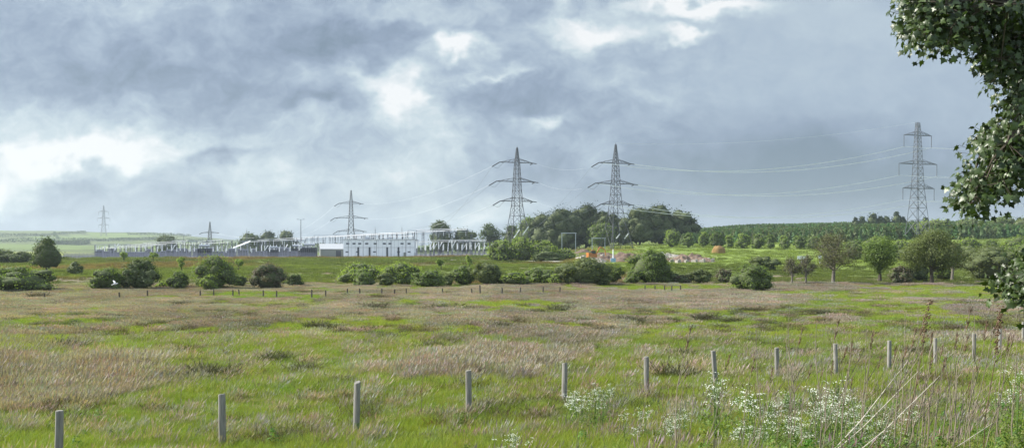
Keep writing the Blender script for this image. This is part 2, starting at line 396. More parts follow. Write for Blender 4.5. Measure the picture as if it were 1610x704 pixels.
# ---- shrubs along the far edge of the meadow, left to right: x0, x1, ytop, ybase
bush_tab = [
 (-30, 88, 420, 458, 'L_mid', 'broad bright green bush at the far left edge of the meadow'),
 (104, 131, 412, 432, 'L_olive', 'small dull bush just right of the tall dark conifer'),
 (137, 198, 422, 456, 'L_mid', 'rounded green bush with the white bird in front of it'),
 (190, 253, 410, 456, 'L_dark', 'tall dark green bush right of the bush with the white bird'),
 (245, 267, 443, 454, 'L_light', 'tiny pale shrub at the right foot of the tall dark green bush'),
 (262, 297, 428, 454, 'L_mid', 'small mid green bush left of the large spreading bush group'),
 (298, 371, 405, 455, 'L_mid', 'large spreading green bush behind the small round bush'),
 (312, 344, 432, 457, 'L_light', 'small ball shaped light green bush in front of the large spreading bush'),
 (365, 389, 434, 452, 'L_dark', 'low dark shrub left of the brown leafless looking bush'),
 (394, 450, 415, 455, 'L_brown', 'grey brown bush with hardly any green leaves'),
 (450, 477, 430, 451, 'L_dark', 'small dark oval bush right of the grey brown bush'),
 (531, 602, 415, 446, 'L_light', 'light green shrub, leftmost of the middle thicket below the white building'),
 (554, 589, 429, 451, 'L_mid', 'low green shrub in front of the leftmost light shrub of the middle thicket'),
 (603, 662, 414, 447, 'L_light', 'pale leaved shrub leaning right below the right end of the white building'),
 (640, 702, 424, 451, 'L_mid', 'mid green rounded shrub right of the pale leaning shrub'),
 (708, 752, 419, 449, 'L_mid', 'green rounded bush below the post insulators of the substation'),
 (742, 790, 412, 449, 'L_olive', 'olive bush overlapping the rounded bush below the post insulators'),
 (785, 832, 428, 448, 'L_light', 'low light green shrub in the gap left of the long dark bush'),
 (820, 885, 420, 448, 'L_mid', 'mid green shrub joined to the left side of the large dark bush'),
 (872, 962, 407, 448, 'L_olive', 'large dark olive bush under the right hand strain pylon'),
 (930, 962, 430, 449, 'L_dark', 'low dark shrub at the right foot of the large dark olive bush'),
 (948, 982, 415, 444, 'L_mid', 'narrow dark bush between the large olive bush and the big round tree'),
 (978, 1012, 426, 446, 'L_mid', 'low green shrub at the left foot of the big round tree'),
 (1030, 1068, 426, 446, 'L_olive', 'low olive shrub at the right foot of the big round tree'),
 (1082, 1122, 424, 445, 'L_olive', 'low scrubby bush left of the pale gap in the thicket'),
 (1124, 1152, 422, 445, 'L_brown', 'brownish low bush just left of the lone round bush'),
 (1149, 1212, 417, 458, 'L_mid', 'lone dense round bush standing forward on the meadow edge'),
 (1178, 1229, 403, 425, 'L_olive', 'small rounded bush on the slope behind the lone round bush'),
 (590, 622, 430, 450, 'L_olive', 'low olive shrub between the two light shrubs of the middle thicket'),
 (694, 716, 430, 450, 'L_olive', 'low dull shrub left of the rounded bush below the post insulators'),
 (862, 884, 432, 449, 'L_light', 'small light shrub at the left foot of the large dark olive bush'),
 (1060, 1086, 432, 446, 'L_brown', 'low brown scrub between the round tree and the scrubby bush'),
]
for r in bush_tab: plant('bush', *r[:4], r[4], r[5], group='shrubs along the far edge of the meadow')
plant('tree', 985, 1057, 394, 446, 'L_mid', 'big round headed tree in front of the building works', style='bush', dens=1.1)
plant('conifer', 44, 103, 373, 428, 'L_dark', 'tall dark conical evergreen near the left edge', style='cone', group=None)
plant('bush', -30, 22, 392, 414, 'L_olive', 'dull hedge bush at the far left edge behind the bright green bush')
plant('bush', 14, 50, 396, 414, 'L_dark', 'dark hedge bush just left of the tall dark conifer')
for x0, x1, yt, yb, l in [(188, 202, 393, 412, 'thin young tree left of the three in the far left pasture'), (234, 248, 395, 413, 'thin young tree in the far left pasture above the small mid green bush'),
    (278, 293, 400, 427, 'thin young tree above the left shoulder of the large spreading bush'), (367, 383, 404, 427, 'thin young tree left above the grey brown bush'),
    (687, 700, 402, 424, 'thin sapling on the slope below the post insulators'), (731, 745, 399, 421, 'thin sapling on the slope above the olive bush')]:
    plant('young_tree', x0, x1, yt, yb, 'L_light', l, 'tree', style='open', dens=1.5, lobes=7)
# pale willows right of the substation
for i, (x0, x1, yt, yb, m, l) in enumerate([(768, 812, 378, 408, 'L_light', 'pale willow bush beside the right end of the substation'),
    (800, 845, 373, 407, 'L_light', 'taller pale willow bush in the middle of the willow clump'), (832, 880, 379, 408, 'L_light', 'pale willow bush left of the steel portal frame'),
    (835, 884, 396, 412, 'L_dark', 'dark low shrub in front of the willow clump'), (770, 800, 392, 410, 'L_mid', 'mid green shrub at the left foot of the willow clump'),
    (868, 905, 397, 414, 'L_light', 'pale bramble shrub in front of the steel portal frame')]):
    plant('bush', x0, x1, yt, yb, m, l, Y=300 if i != 3 else 285, group='willow clump beside the substation')
# wood behind the strain pylons
wood = [(672, 712, 347, 398, 'L_dark', 'tree', 'dark dome topped tree behind the high white busbars', 640), (712, 752, 357, 396, 'L_dark', 'tree', 'dark low tree between the dome topped tree and the umbrella tree', 640),
 (752, 790, 349, 396, 'L_dark', 'open', 'umbrella shaped tree with sky showing through its stem', 620), (786, 822, 352, 392, 'L_dark', 'tree', 'dark tree behind the legs of the left strain pylon', 560),
 (812, 856, 342, 390, 'L_mid', 'tree', 'rounded wood tree right behind the left strain pylon', 530), (838, 880, 333, 388, 'L_dark', 'tree', 'wood tree at the left shoulder of the tall dark wood', 520),
 (858, 912, 327, 386, 'L_olive', 'tree', 'broad wood tree above the larger portal frame', 500), (895, 948, 322, 386, 'L_dark', 'tree', 'tallest tree of the wood left of the right strain pylon', 505),
 (935, 972, 332, 384, 'L_olive', 'tree', 'paler wood tree just behind the right strain pylon', 500), (932, 962, 350, 384, 'L_mid', 'tree', 'low pale tree above the smaller portal frame', 475),
 (962, 998, 344, 383, 'L_mid', 'tree', 'lower tree behind the legs of the right strain pylon', 500), (982, 1030, 325, 381, 'L_dark', 'tree', 'tall dark tree right of the right strain pylon', 480),
 (1012, 1062, 324, 381, 'L_dark', 'tree', 'tall dark tree in the middle of the right hand wood', 485), (1045, 1094, 331, 381, 'L_dark', 'tree', 'tall dark tree ending the right hand wood', 490),
 (245, 282, 370, 392, 'L_dark', 'bush', 'dark round copse tree behind the left part of the substation', 800),
 (375, 412, 367, 390, 'L_dark', 'bush', 'low dark copse tree right of the small far pylon', 850), (405, 440, 364, 390, 'L_conif', 'bush', 'dark wood tree behind the middle of the substation', 850), (432, 470, 362, 390, 'L_conif', 'bush', 'dark wood tree behind the tall lighting mast', 850)]
for x0, x1, yt, yb, m, st, l, Y in wood:
    if x0 > 800: x0, x1 = x0-7, x1+7
    if x0 > 790 and m in ('L_dark', 'L_olive') or x0 > 975: m = 'L_wood'
    plant('tree', x0, x1, yt, yb, m, l, style='bush' if st == 'tree' else st, Y=Y, group='trees of the wood behind the pylons' if x0 > 650 else 'trees behind the substation', dens=.9)
# edge of the plantation
edge = [(1043, 1069, 361, 382, 'pale round tree at the right foot of the dark wood'), (1073, 1092, 366, 381, 'low tree right of the pale round plantation edge tree'), (1097, 1115, 362, 384, 'slim pale tree above the orange heap on the left'), (1117, 1140, 365, 383, 'rounder tree right above the orange heap'),
 (1139, 1154, 368, 386, 'slim pale tree just right of the orange heap'), (1157, 1180, 366, 385, 'plump tree second right of the orange heap'), (1181, 1203, 367, 388, 'plump tree third right of the orange heap'), (1203, 1219, 366, 389, 'slim tree behind the small bush on the slope'),
 (1224, 1242, 370, 390, 'slim tree above the twiggy saplings'), (1246, 1270, 371, 391, 'plump tree above the twiggy saplings on the right'), (1268, 1292, 372, 393, 'tree left behind the bare spreading tree'), (1290, 1318, 373, 395, 'tree right behind the bare spreading tree')]
for i, (x0, x1, yt, yb, l) in enumerate(edge):
    plant('tree', x0, x1, yt, yb, 'L_light' if i in (0, 2, 4, 5, 8) else 'L_mid', l, style='bush', Y=430-i*5, group='trees along the plantation edge', dens=1.1)
# dark conifers on the skyline
for i, (x, w, yt) in enumerate([(1345, 12, 340), (1356, 13, 338), (1372, 16, 331), (1384, 13, 336), (1394, 14, 336), (1410, 15, 331), (1420, 11, 338), (1455, 11, 337), (1475, 9, 340), (1490, 9, 341), (1522, 10, 340), (1545, 9, 341), (1585, 11, 339), (1603, 10, 338)]):
    where = ['leftmost', 'second', 'tall third', 'fourth', 'fifth', 'tall sixth', 'seventh', 'eighth', 'ninth', 'tenth', 'eleventh', 'twelfth', 'thirteenth', 'rightmost'][i]
    plant('conifer', x-w*.7, x+w*.7, yt, 356, 'L_conif', f'{where} of the dark skyline conifers, counted from the left', style='cone', Y=620, group='dark conifers on the skyline', dens=.8)
def hedge(p0, p1, h, label, seed):
    A, B = [Vector((p[0], p[1])) for p in (gp(*p0), gp(*p1))]; g = np.random.default_rng(seed); n = int((B-A).length*h*.5); t = g.uniform(0, 1, n); X = A.x+(B.x-A.x)*t; Y = A.y+(B.y-A.y)*t+g.normal(0, h*.4, n)
    hh = h*(.35+1.2*fbm(X*.02, X*0+seed, seed)); o0 = Vector((A.x, A.y, g1(A.x, A.y))); Pp = np.stack([X, Y, gz(X, Y)+hh*g.uniform(0, 1, n)], 1)-np.array(o0)
    V, Fq = leafquads(Pp, g.normal(size=(n, 3))+np.array([0, -.5, .5]), 3.2, .8, seed); o = npmesh('hedge', V, Fq, M['L_dark'], g.uniform(0, 1, n)); o.location = o0; tag(o, label, 'hedge', 'hedges on the far hill')
for i, (a, b, h, l) in enumerate([((0, 373), (135, 366.5), 7, 'dark hedge slanting across the upper left hill'), ((0, 381), (260, 376), 8, 'dark hedge crossing the middle of the left hill'), ((60, 387), (140, 383), 12, 'thick hedge at the foot of the left hill'),
    ((150, 379), (330, 381), 9, 'dark tree belt below the distant hill pylon'), ((85, 366), (92, 376), 6, 'short hedge running down the left hill'), ((200, 369), (300, 372), 7, 'hedge right of the distant hill pylon'),
    ((300, 393), (560, 396), 13, 'dark tree belt far behind the middle of the substation'), ((640, 397), (775, 395), 9, 'dark tree belt far behind the post field')]): hedge(a, b, h, l, 70+i)
# right hand trees
right = [
 (1420, 1510, 358, 447, 'L_olive', 'open', 'large open crowned tree with a clear dark trunk at the meadow edge', 1.5, None),
 (1355, 1412, 366, 442, 'L_mid', 'open', 'leafy tree left of the large open crowned tree', 1.5, None),
 (1268, 1352, 362, 446, 'L_thin', 'sparse', 'bare spreading tree with thin olive twigs', 1.6, 'paleBark'),
 (1228, 1262, 402, 447, 'L_thin', 'sparse', 'thin twiggy sapling right of the lone round bush', 1.2, 'paleBark'),
 (1250, 1284, 396, 447, 'L_thin', 'sparse', 'taller thin twiggy sapling left of the bare spreading tree', 1.2, 'paleBark'),
 (1478, 1516, 378, 441, 'L_thin', 'open', 'slender olive tree right of the large open crowned tree', 1.0, 'paleBark'),
 (1398, 1432, 418, 447, 'L_brown', 'bush', 'brownish low bush at the left foot of the large open crowned tree', 1, None),
 (1505, 1608, 388, 440, 'L_olive', 'bush', 'wide domed willow bush right of the slender olive tree', 1, None),
 (1428, 1462, 408, 441, 'L_dark', 'bush', 'dark shrub behind the trunk of the large open crowned tree', 1, None),
 (1462, 1500, 412, 440, 'L_mid', 'bush', 'green shrub right of the trunk of the large open crowned tree', 1, None),
 (1590, 1680, 378, 440, 'L_mid', 'bush', 'green thicket at the right edge behind the hanging leaves', 1, None),
]
for x0, x1, yt, yb, m, st, l, dn, bk in right: plant('tree' if st != 'bush' else 'bush', x0, x1, yt, yb, m, l, style=st, dens=dn, bark=bk, flat=.9)
mid = [(1325, 1365, 378, 402, 'L_mid', 'shrub on the far slope behind the bare spreading tree'), (1352, 1400, 374, 402, 'L_light', 'pale shrub on the far slope behind the leafy tree'),
 (1395, 1440, 378, 404, 'L_light', 'pale shrub on the far slope under the suspension pylon'), (1500, 1545, 375, 402, 'L_light', 'pale scrub dome on the far slope right of the large tree'), (1535, 1580, 378, 404, 'L_mid', 'mid green scrub dome above the wide willow bush'),
 (1570, 1625, 372, 402, 'L_light', 'pale scrub dome on the far slope at the right edge'), (1488, 1520, 384, 412, 'L_dark', 'dark scrub patch above the slender olive tree'), (1440, 1500, 346, 372, 'L_light', 'pale tree right of the foot of the suspension pylon'),
 (1502, 1545, 343, 368, 'L_mid', 'round topped skyline tree right of the suspension pylon'), (1548, 1600, 345, 370, 'L_mid', 'broad skyline tree behind the hanging leaves'), (1595, 1650, 344, 370, 'L_olive', 'skyline tree at the right edge')]
for i, (x0, x1, yt, yb, m, l) in enumerate(mid): plant('bush' if i < 7 else 'tree', x0, x1, yt, yb, m, l, style='bush', Y=[300, 300, 300, 300, 280, 300, 260, 470, 500, 520, 500][i])

# ------------------------------------------------------------------ instanced ground cover (stuff)
def scatter(name, protos, pts, rot, scl, tint, idx, label, cat):
    coll = bpy.data.collections.new(name+'_kinds')
    for p in protos: coll.objects.link(p)
    me = bpy.data.meshes.new(name); n = len(pts)
    me.vertices.add(n); me.vertices.foreach_set('co', np.asarray(pts, np.float32).ravel())
    for nm, ty, arr, key in (('rot', 'FLOAT_VECTOR', rot, 'vector'), ('scl', 'FLOAT_VECTOR', scl, 'vector'), ('tint', 'FLOAT_COLOR', tint, 'color'), ('idx', 'INT', idx, 'value')):
        a = me.attributes.new(nm, ty, 'POINT'); a.data.foreach_set(key, np.asarray(arr, np.int32 if ty == 'INT' else np.float32).ravel())
    o = bpy.data.objects.new(name, me); C.objects.link(o)
    ng = bpy.data.node_groups.new(name+'_nodes', 'GeometryNodeTree')
    ng.interface.new_socket('Geometry', in_out='INPUT', socket_type='NodeSocketGeometry'); ng.interface.new_socket('Geometry', in_out='OUTPUT', socket_type='NodeSocketGeometry')
    gi = ng.nodes.new('NodeGroupInput'); go = ng.nodes.new('NodeGroupOutput')
    ci = ng.nodes.new('GeometryNodeCollectionInfo'); ci.inputs[0].default_value = coll; ci.inputs['Separate Children'].default_value = True; ci.inputs['Reset Children'].default_value = True
    ip = ng.nodes.new('GeometryNodeInstanceOnPoints'); ip.inputs['Pick Instance'].default_value = True
    def at(nm, ty):
        a = ng.nodes.new('GeometryNodeInputNamedAttribute'); a.data_type = ty; a.inputs[0].default_value = nm; return a.outputs[0]
    L = ng.links.new
    L(gi.outputs[0], ip.inputs['Points']); L(ci.outputs[0], ip.inputs['Instance'])
    L(at('idx', 'INT'), ip.inputs['Instance Index']); L(at('rot', 'FLOAT_VECTOR'), ip.inputs['Rotation']); L(at('scl', 'FLOAT_VECTOR'), ip.inputs['Scale'])
    L(ip.outputs[0], go.inputs[0])
    md = o.modifiers.new('scatter', 'NODES'); md.node_group = ng
    tag(o, label, cat, kind='stuff'); return o
def tuft(name, nb, spread, h, w, lean, wind, mat, seed, head=0, headw=.02, hv=(.75, 1.)):
    """a tuft of tapered bent blades; some end in a feathery head"""
    rg = np.random.default_rng(seed); V = []; Fq = []; va = []
    for b in range(nb):
        a = rg.uniform(0, 2*np.pi); r = spread*math.sqrt(rg.uniform(0, 1)); x, y = r*math.cos(a), r*math.sin(a)
        hh = h*rg.uniform(.55, 1.15); ln = lean*rg.uniform(.2, 1.2); da = rg.uniform(0, 2*np.pi)
        dx, dy = math.cos(da)*ln+wind*rg.uniform(.5, 1.2), math.sin(da)*ln
        fa = rg.uniform(0, np.pi); wx, wy = math.cos(fa)*w/2, math.sin(fa)*w/2; n0 = len(V); v = rg.uniform(0, .7)
        for k, t in enumerate((0, .4, .75, 1.)):
            cx, cy, cz = x+dx*hh*t*t, y+dy*hh*t*t, hh*(t-.25*min(1, (abs(dx)+abs(dy)))*t*t)-.03*(k == 0)
            q = (1, .85, .55, .12)[k]; V += [(cx-wx*q, cy-wy*q, cz), (cx+wx*q, cy+wy*q, cz)]
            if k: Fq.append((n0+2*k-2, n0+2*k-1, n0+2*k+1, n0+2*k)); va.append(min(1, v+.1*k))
        if rg.uniform() < head:
            tx, ty, tz = V[-1]; n0 = len(V); fa += 1.0
            wx, wy = math.cos(fa)*headw/2, math.sin(fa)*headw/2; L_ = hh*.28
            V += [(tx-dx*L_*.6, ty-dy*L_*.6, tz-L_*.75), (tx+wx, ty+wy, tz-L_*.2), (tx+dx*L_*.4, ty+dy*L_*.4, tz+L_*.25), (tx-wx, ty-wy, tz-L_*.2)]
            Fq.append((n0, n0+1, n0+2, n0+3)); va.append(rg.uniform(*hv))
    return npmesh(name, V, Fq, mat, va, link=False)
G_green = leafmat('fresh_grass', (.085, .128, .022), (.30, .34, .078), .38, inst=True)
G_dry = leafmat('dry_headed_grass', (.115, .11, .06), (.31, .278, .232), .28, inst=True)
G_rush = leafmat('rush_blades', (.02, .024, .012), (.08, .075, .038), .15)
def field_points(dmin, dmax, n, seed, umax=.66):
    rg = np.random.default_rng(seed)
    d = np.sqrt(rg.uniform(dmin**2, dmax**2, n)); u = rg.uniform(-umax, umax, n); return u*d, d
def ground_cover():
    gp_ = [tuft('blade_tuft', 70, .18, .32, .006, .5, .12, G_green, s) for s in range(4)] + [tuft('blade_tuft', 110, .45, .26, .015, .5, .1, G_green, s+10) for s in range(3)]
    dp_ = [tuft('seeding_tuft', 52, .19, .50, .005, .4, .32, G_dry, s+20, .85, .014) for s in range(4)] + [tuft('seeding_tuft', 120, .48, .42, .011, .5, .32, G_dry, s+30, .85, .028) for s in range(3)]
    zones = [(5.5, 12, 15000, 0, .9, .75), (12, 24, 42000, 0, .95, .85), (24, 46, 41000, 0, 1.3, .75), (46, 80, 26000, 1, 1., .75), (80, 146, 36000, 1, 1.35, .55)]
    A = {0: [], 1: []}
    for zi, (a, b, n, big, sc, hs) in enumerate(zones):
        X, Y = field_points(a, b, n, 100+zi, 1.0 if zi < 2 else .8 if zi == 2 else .7); rg = np.random.default_rng(200+zi)
        dr = dry(X, Y); kind = (rg.uniform(0, 1, n) < dr*.88+np.where(Y < 17, .015, .04)).astype(int)
        n1 = fbm(X*.6, Y*.6, 51, 3); n2 = fbm(X*.12, Y*.12, 52, 3)
        keep = rg.uniform(0, 1, n) < .55+n1*.7
        for kd in (0, 1):
            m = (kind == kd) & keep; k = m.sum()
            s = sc*rg.uniform(.65, 1.3, k)*(.75+.55*n1[m])
            hgt = s*hs*(.7+.6*n2[m])
            if kd == 0: t = np.stack([.80+.5*(n2[m]-.3)+rg.uniform(-.12, .18, k)+.25*dr[m], .88+.3*(n2[m]-.3)+rg.uniform(-.1, .14, k), .8+.3*dr[m]], 1)
            else: t = np.stack([.85+rg.uniform(-.14, .2, k), .85+rg.uniform(-.12, .14, k)-.06*n2[m], .9+rg.uniform(-.15, .2, k)], 1)*(.62+.85*fbm(X[m]*.2, Y[m]*.11, 55, 3))[:, None]
            idx = rg.integers(0, 4, k) if not big else 4+rg.integers(0, 3, k)
            A[kd].append((X[m], Y[m], s, hgt, t, idx, rg.uniform(-1.3, 1.3, k) if kd == 0 else rg.uniform(-.6, .6, k)))
    for kd, nm, pr, lb in ((0, 'meadow_grass', gp_, 'fresh green grass filling the rough meadow'), (1, 'dry_grass', dp_, 'mauve brown seeding grass in drifts over the rough meadow')):
        X, Y, s, h, t, ix, rz = [np.concatenate([q[i] for q in A[kd]]) for i in range(7)]
        pts = np.stack([X, Y, gz(X, Y)-.02], 1); n = len(X)
        rot = np.stack([np.zeros(n), np.zeros(n), rz], 1); scl = np.stack([s, s, h], 1)
        scatter(nm, pr, pts, rot, scl, np.hstack([t, np.ones((n, 1))]), ix, lb, 'grass')
ground_cover()
def pasture():
    n = 42000; rg = np.random.default_rng(404); Y = np.exp(rg.uniform(np.log(146), np.log(470), n)); px = rg.uniform(-120, 1720, n); X = (px-CX)/F*Y
    n1 = fbm(X*.05, Y*.05, 91); n2 = fbm(X*.02+4, Y*.015, 92)
    keep = ~((px > 90)*(px < 780)*(Y > 405)) & (rg.uniform(0, 1, n) < .25+1.2*(n1-.25)) & (rg.uniform(0, 1, n) < np.where((px > 900)*(Y > 240), .4, 1))
    X, Y, px, n1, n2 = [a[keep] for a in (X, Y, px, n1, n2)]; n = len(X); s = Y/110*rg.uniform(.5, 1.2, n)
    b = np.clip((n2-.47)*7, 0, 1)*(px < 1000)*.9; k = rg.uniform(.6, 1.1, n)*(.4+.9*n1)*np.where((px > 900)*(Y > 235), 1.25, .85)
    t = np.stack([(.75+.5*b)*k, (.8-.1*b)*k, (.75+.7*b)*k, np.ones(n)], 1)
    pr = [tuft('pasture_tuft', 90, .55, .3, .022, .6, .1, G_green, s_+40) for s_ in range(3)]
    scatter('pasture_grass', pr, np.stack([X, Y, gz(X, Y)-.02], 1), np.stack([np.zeros(n), np.zeros(n), rg.uniform(0, 6, n)], 1), np.stack([s, s, s*.8*rg.uniform(.5, 1.3, n)], 1), t, rg.integers(0, 3, n), 'rough pasture grass on the slope beyond the shrubs', 'grass')
pasture()
# rush tussocks one can tell apart
tp = [tuft('rush_tussock', 420, .42, .62, .014, .85, .12, G_rush, 60+s, .15, .025) for s in range(4)]
tus = [(930,556,1.3),(435,572,1.2),(335,604,1.6),(300,606,1.4),(318,603,1.3),(680,553,1.2),(520,520,1.2),(495,518,1.1),(610,535,1.3),(660,490,1.7),(700,488,1.8),(740,489,1.6),(640,491,1.3),(845,494,1.3),(880,490,1.5),(100,551,1.3),(120,552,1.2),(1055,508,1.1),(1070,566,1.2),(1110,505,1.3),
 (1150,508,1.2),(950,525,1.2),(990,510,1.2),(720,540,1.1),(590,488,1.6),(560,492,1.3),(285,480,1.3),(310,515,1.2),(400,515,1.1),(180,500,1.1),(60,470,1.5),(860,530,1.1),(790,520,1.1),(1000,478,1.5),(1180,492,1.4),(1230,500,1.3),(480,590,1.1),(155,585,1.2),(745,615,1.1),(1060,600,1.2),(700,505,1.4),(1260,560,1.3),(1440,560,1.2),(1580,500,1.4),(540,610,1.),(1290,496,1.3)]
for i, (px, py, s) in enumerate(tus):
    d = d_at(px, py); x = (px-CX)/F*d; z = g1(x, d); p = tp[i % 4]
    if i < 4: o = p; C.objects.link(o)
    else: o = p.copy(); C.objects.link(o)
    s *= .8+d/110; o.location = (x, d, z-.03); o.scale = (s*random.uniform(.75, 1.3), s, s*random.uniform(.6, 1.05)*max(.5, 1-d/160)); o.rotation_euler = (0, 0, random.uniform(0, 6))
    tag(o, 'dark brown rush tussock standing out in the rough meadow', 'tussock', 'rush tussocks in the meadow')
def rough():
    n = 12000; rg = np.random.default_rng(505); d = np.exp(rg.uniform(np.log(17), np.log(128), n)); u = rg.uniform(-.62, .62, n); X = u*d; Y = d
    px, py = topx(X, Y); a = fbm(px*.012, py*.09, 95, 3); b = fbm(px*.05, py*.2, 96, 3); k = (a > .46) & (b > .52) & ((Y > 21) | (a > .56)); X, Y, a = X[k], Y[k], a[k]; n = len(X)
    s = (.55+Y/95)*rg.uniform(.5, 1.15, n); t = np.stack([rg.uniform(.7, 1.4, n), rg.uniform(.75, 1.25, n), rg.uniform(.75, 1.4, n), np.ones(n)], 1)
    mt = leafmat('rough_rush_blades', (.026, .028, .015), (.095, .085, .045), .2, inst=True)
    pr = [tuft('rough_tuft', 150, .4, .5, .010, .8, .2, mt, s_+140, .3, .02) for s_ in range(4)]
    scatter('rough_tufts', pr, np.stack([X, Y, gz(X, Y)-.03], 1), np.stack([np.zeros(n), np.zeros(n), rg.uniform(-.8, .8, n)], 1), np.stack([s, s, s*np.clip(.95-Y/220, .4, 1)], 1), t, rg.integers(0, 4, n), 'dark rough tufts mixed through the meadow grass', 'tufts')
rough()
# plantation of young conifers on the slope
def conifer_proto(seed):
    rg = np.random.default_rng(seed); Ps = []; Ns = []
    for k in range(150):
        h = rg.uniform(0, 1); a = rg.uniform(0, 2*np.pi); r = (1-h)*.42*rg.uniform(.5, 1.1)+.02
        Ps.append((math.cos(a)*r, math.sin(a)*r, .03+h*.97)); Ns.append((math.cos(a), math.sin(a), .5))
    V, Fq = leafquads(np.array(Ps), np.array(Ns)+rg.normal(size=(150, 3))*.3, .2, .8, seed)
    return npmesh('young_conifer', V, Fq, M['L_plant'], rg.uniform(0, 1, 150), link=False)
pr = [conifer_proto(s) for s in range(5)]
rg = np.random.default_rng(5); n = 15000
Y = np.sqrt(rg.uniform(445**2, 1150**2, n)); pxs = rg.uniform(1068, 1900, n)
Y = np.where(rg.uniform(0, 1, n) < .35, rg.uniform(445, 560, n), Y)
X = (pxs-CX)/F*Y; keep = (np.abs(pxs-1443) > 18) | (Y > 470); keep &= ~((pxs < 1330) & (Y < 445+(1330-pxs)*.06))
X, Y = X[keep], Y[keep]; n = len(X); hh = 5.0*rg.uniform(.75, 1.2, n)*(.8+.4*fbm(X*.02, Y*.02, 77))
dens_t = .75+.5*fbm(X*.015, Y*.015, 78); t = np.stack([dens_t*rg.uniform(.8, 1.25, n), dens_t*rg.uniform(.85, 1.15, n), dens_t, np.ones(n)], 1)
scatter('plantation', pr, np.stack([X, Y, gz(X, Y)-.1], 1), np.stack([np.zeros(n), np.zeros(n), rg.uniform(0, 6, n)], 1), np.stack([hh, hh, hh], 1), t, rg.integers(0, 5, n), 'far plantation of young conifers covering the slope', 'forest')

# ------------------------------------------------------------------ pylons
def pylon(px, ytop, ybase, Y, kind, label, rz, arms, bw, thick=1., mat='galv', group='lattice pylons'):
    """arms: (fraction from top, half span px left, half span px right); bw: body half widths (frac, px)"""
    s = Y/F; H = (ybase-ytop)*s; x = (px-CX)*s; zb = CZ+(HY-ybase)*s
    o = empty('pylon', (x, Y, zb), rz); tag(o, label, 'pylon', group); k_ = 1/math.cos(rz)
    def hw(z):
        f = 1-z/H; fr = [b[0] for b in bw]; ww = [b[1]*s*(.74+.14*b[0]) for b in bw]; return float(np.interp(f, fr, ww))
    lv = [0]
    while lv[-1] < H*.985:
        lv.append(min(H*.985, lv[-1]+max(hw(lv[-1])*1.75, H*.028)))
    mb = MB(); cr = [(-1, -1), (1, -1), (1, 1), (-1, 1)]
    for a, b in zip(lv[:-1], lv[1:]):
        wa, wb = hw(a), hw(b)
        for i in range(4):
            c0, c1 = cr[i], cr[(i+1) % 4]
            mb.bar((c0[0]*wa, c0[1]*wa, a), (c0[0]*wb, c0[1]*wb, b), .17*thick*(1-.35*a/H))
            mb.bar((c0[0]*wa, c0[1]*wa, a), (c1[0]*wb, c1[1]*wb, b), .085*thick, n=3)
            mb.bar((c1[0]*wa, c1[1]*wa, a), (c0[0]*wb, c0[1]*wb, b), .085*thick, n=3)
            mb.bar((c0[0]*wb, c0[1]*wb, b), (c1[0]*wb, c1[1]*wb, b), .08*thick, n=3)
    mb.bar((0, 0, H*.975), (0, 0, H), .12*thick)
    if kind == 'suspension':
        w = hw(H*.98)
        for a in (-1, 1): mb.bar((a*w, 0, H*.95), (a*1.1, 0, H*.995), .1*thick)
        mb.bar((-1.1, 0, H*.995), (1.1, 0, H*.995), .12*thick)
    mb.build('tower', M[mat], o)
    tips = []
    for (f, l, r) in arms:
        z = H*(1-f); w = hw(z); am = MB()
        for sd, ln in ((-1, l*s*k_), (1, r*s*k_)):
            tip = Vector((sd*ln, 0, z)); rise = H*.035
            for q in (-1, 1):
                am.bar((sd*w, q*w, z), tip, .15*thick); am.bar((sd*w, q*w, z+rise), tip, .11*thick, n=3)
                nseg = 4
                for t in range(1, nseg):
                    a = Vector((sd*w, q*w, z)).lerp(tip, t/nseg); b = Vector((sd*w, q*w, z+rise)).lerp(tip, (t-1)/nseg)
                    am.bar(a, b, .06*thick, n=3); am.bar(a, (a.x, -a.y, a.z), .06*thick, n=3)
            tips.append((sd, tip))
        am.build('crossarm', M[mat], o)
    bpy.context.view_layer.update()
    ends = []
    for sd, tip in tips:
        if kind == 'suspension':
            e = tip+Vector((0, 0, -H*.105)); im = MB(); im.bar(tip, e, .13*thick, n=6)
            im.build('insulator_string', M['galv'], o); ends.append((sd, o.matrix_world @ e, o.matrix_world @ e))
        else:
            L_ = H*.1
            rot = lambda v: Vector((v[0]*math.cos(-rz)-v[1]*math.sin(-rz), v[0]*math.sin(-rz)+v[1]*math.cos(-rz), v[2]))
            a = tip+rot(Vector((-.86, .1, -.5))*L_*(.85 if sd < 0 else .3)); b = tip+rot(Vector((.9, .1, -.12))*L_*.4)
            im = MB(); im.bar(tip, a, .24*thick, n=6); im.build('insulator_string', M['insul_dark'], o)
            im = MB(); im.bar(tip, b, .2*thick, n=6); im.build('insulator_string', M['insul_dark'], o)
            if sd < 0:
                jm = MB(); jm.tube([a, a.lerp(b, .5)+Vector((0, 0, -L_*.35)), b], [.09, .09, .09], 4); jm.build('jumper_loop', M['wire_dark'], o)
            ends.append((sd, o.matrix_world @ a, o.matrix_world @ b))
    return o, ends, o.matrix_world @ Vector((0, 0, H))
bwT = [(0, .8), (.186, 4.8), (.383, 6.6), (.575, 8.6), (.78, 14), (1, 23)]
bwS = [(0, 3), (.1, 4.4), (.37, 6.4), (.58, 8), (.8, 11.5), (1, 15)]
pA, eA, tA = pylon(813, 230, 396, 430, 'tension', 'left one of the two tall dark strain pylons beside the wood', R(22), [(.155, 27, 25), (.335, 32, 28), (.52, 26, 25)], bwT, .95, 'galv_dark')
pB, eB, tB = pylon(968, 225, 391, 420, 'tension', 'right one of the two tall dark strain pylons, in front of the wood', R(24), [(.19, 27, 25), (.385, 33, 31), (.58, 24, 25)], bwT, .95, 'galv_dark')
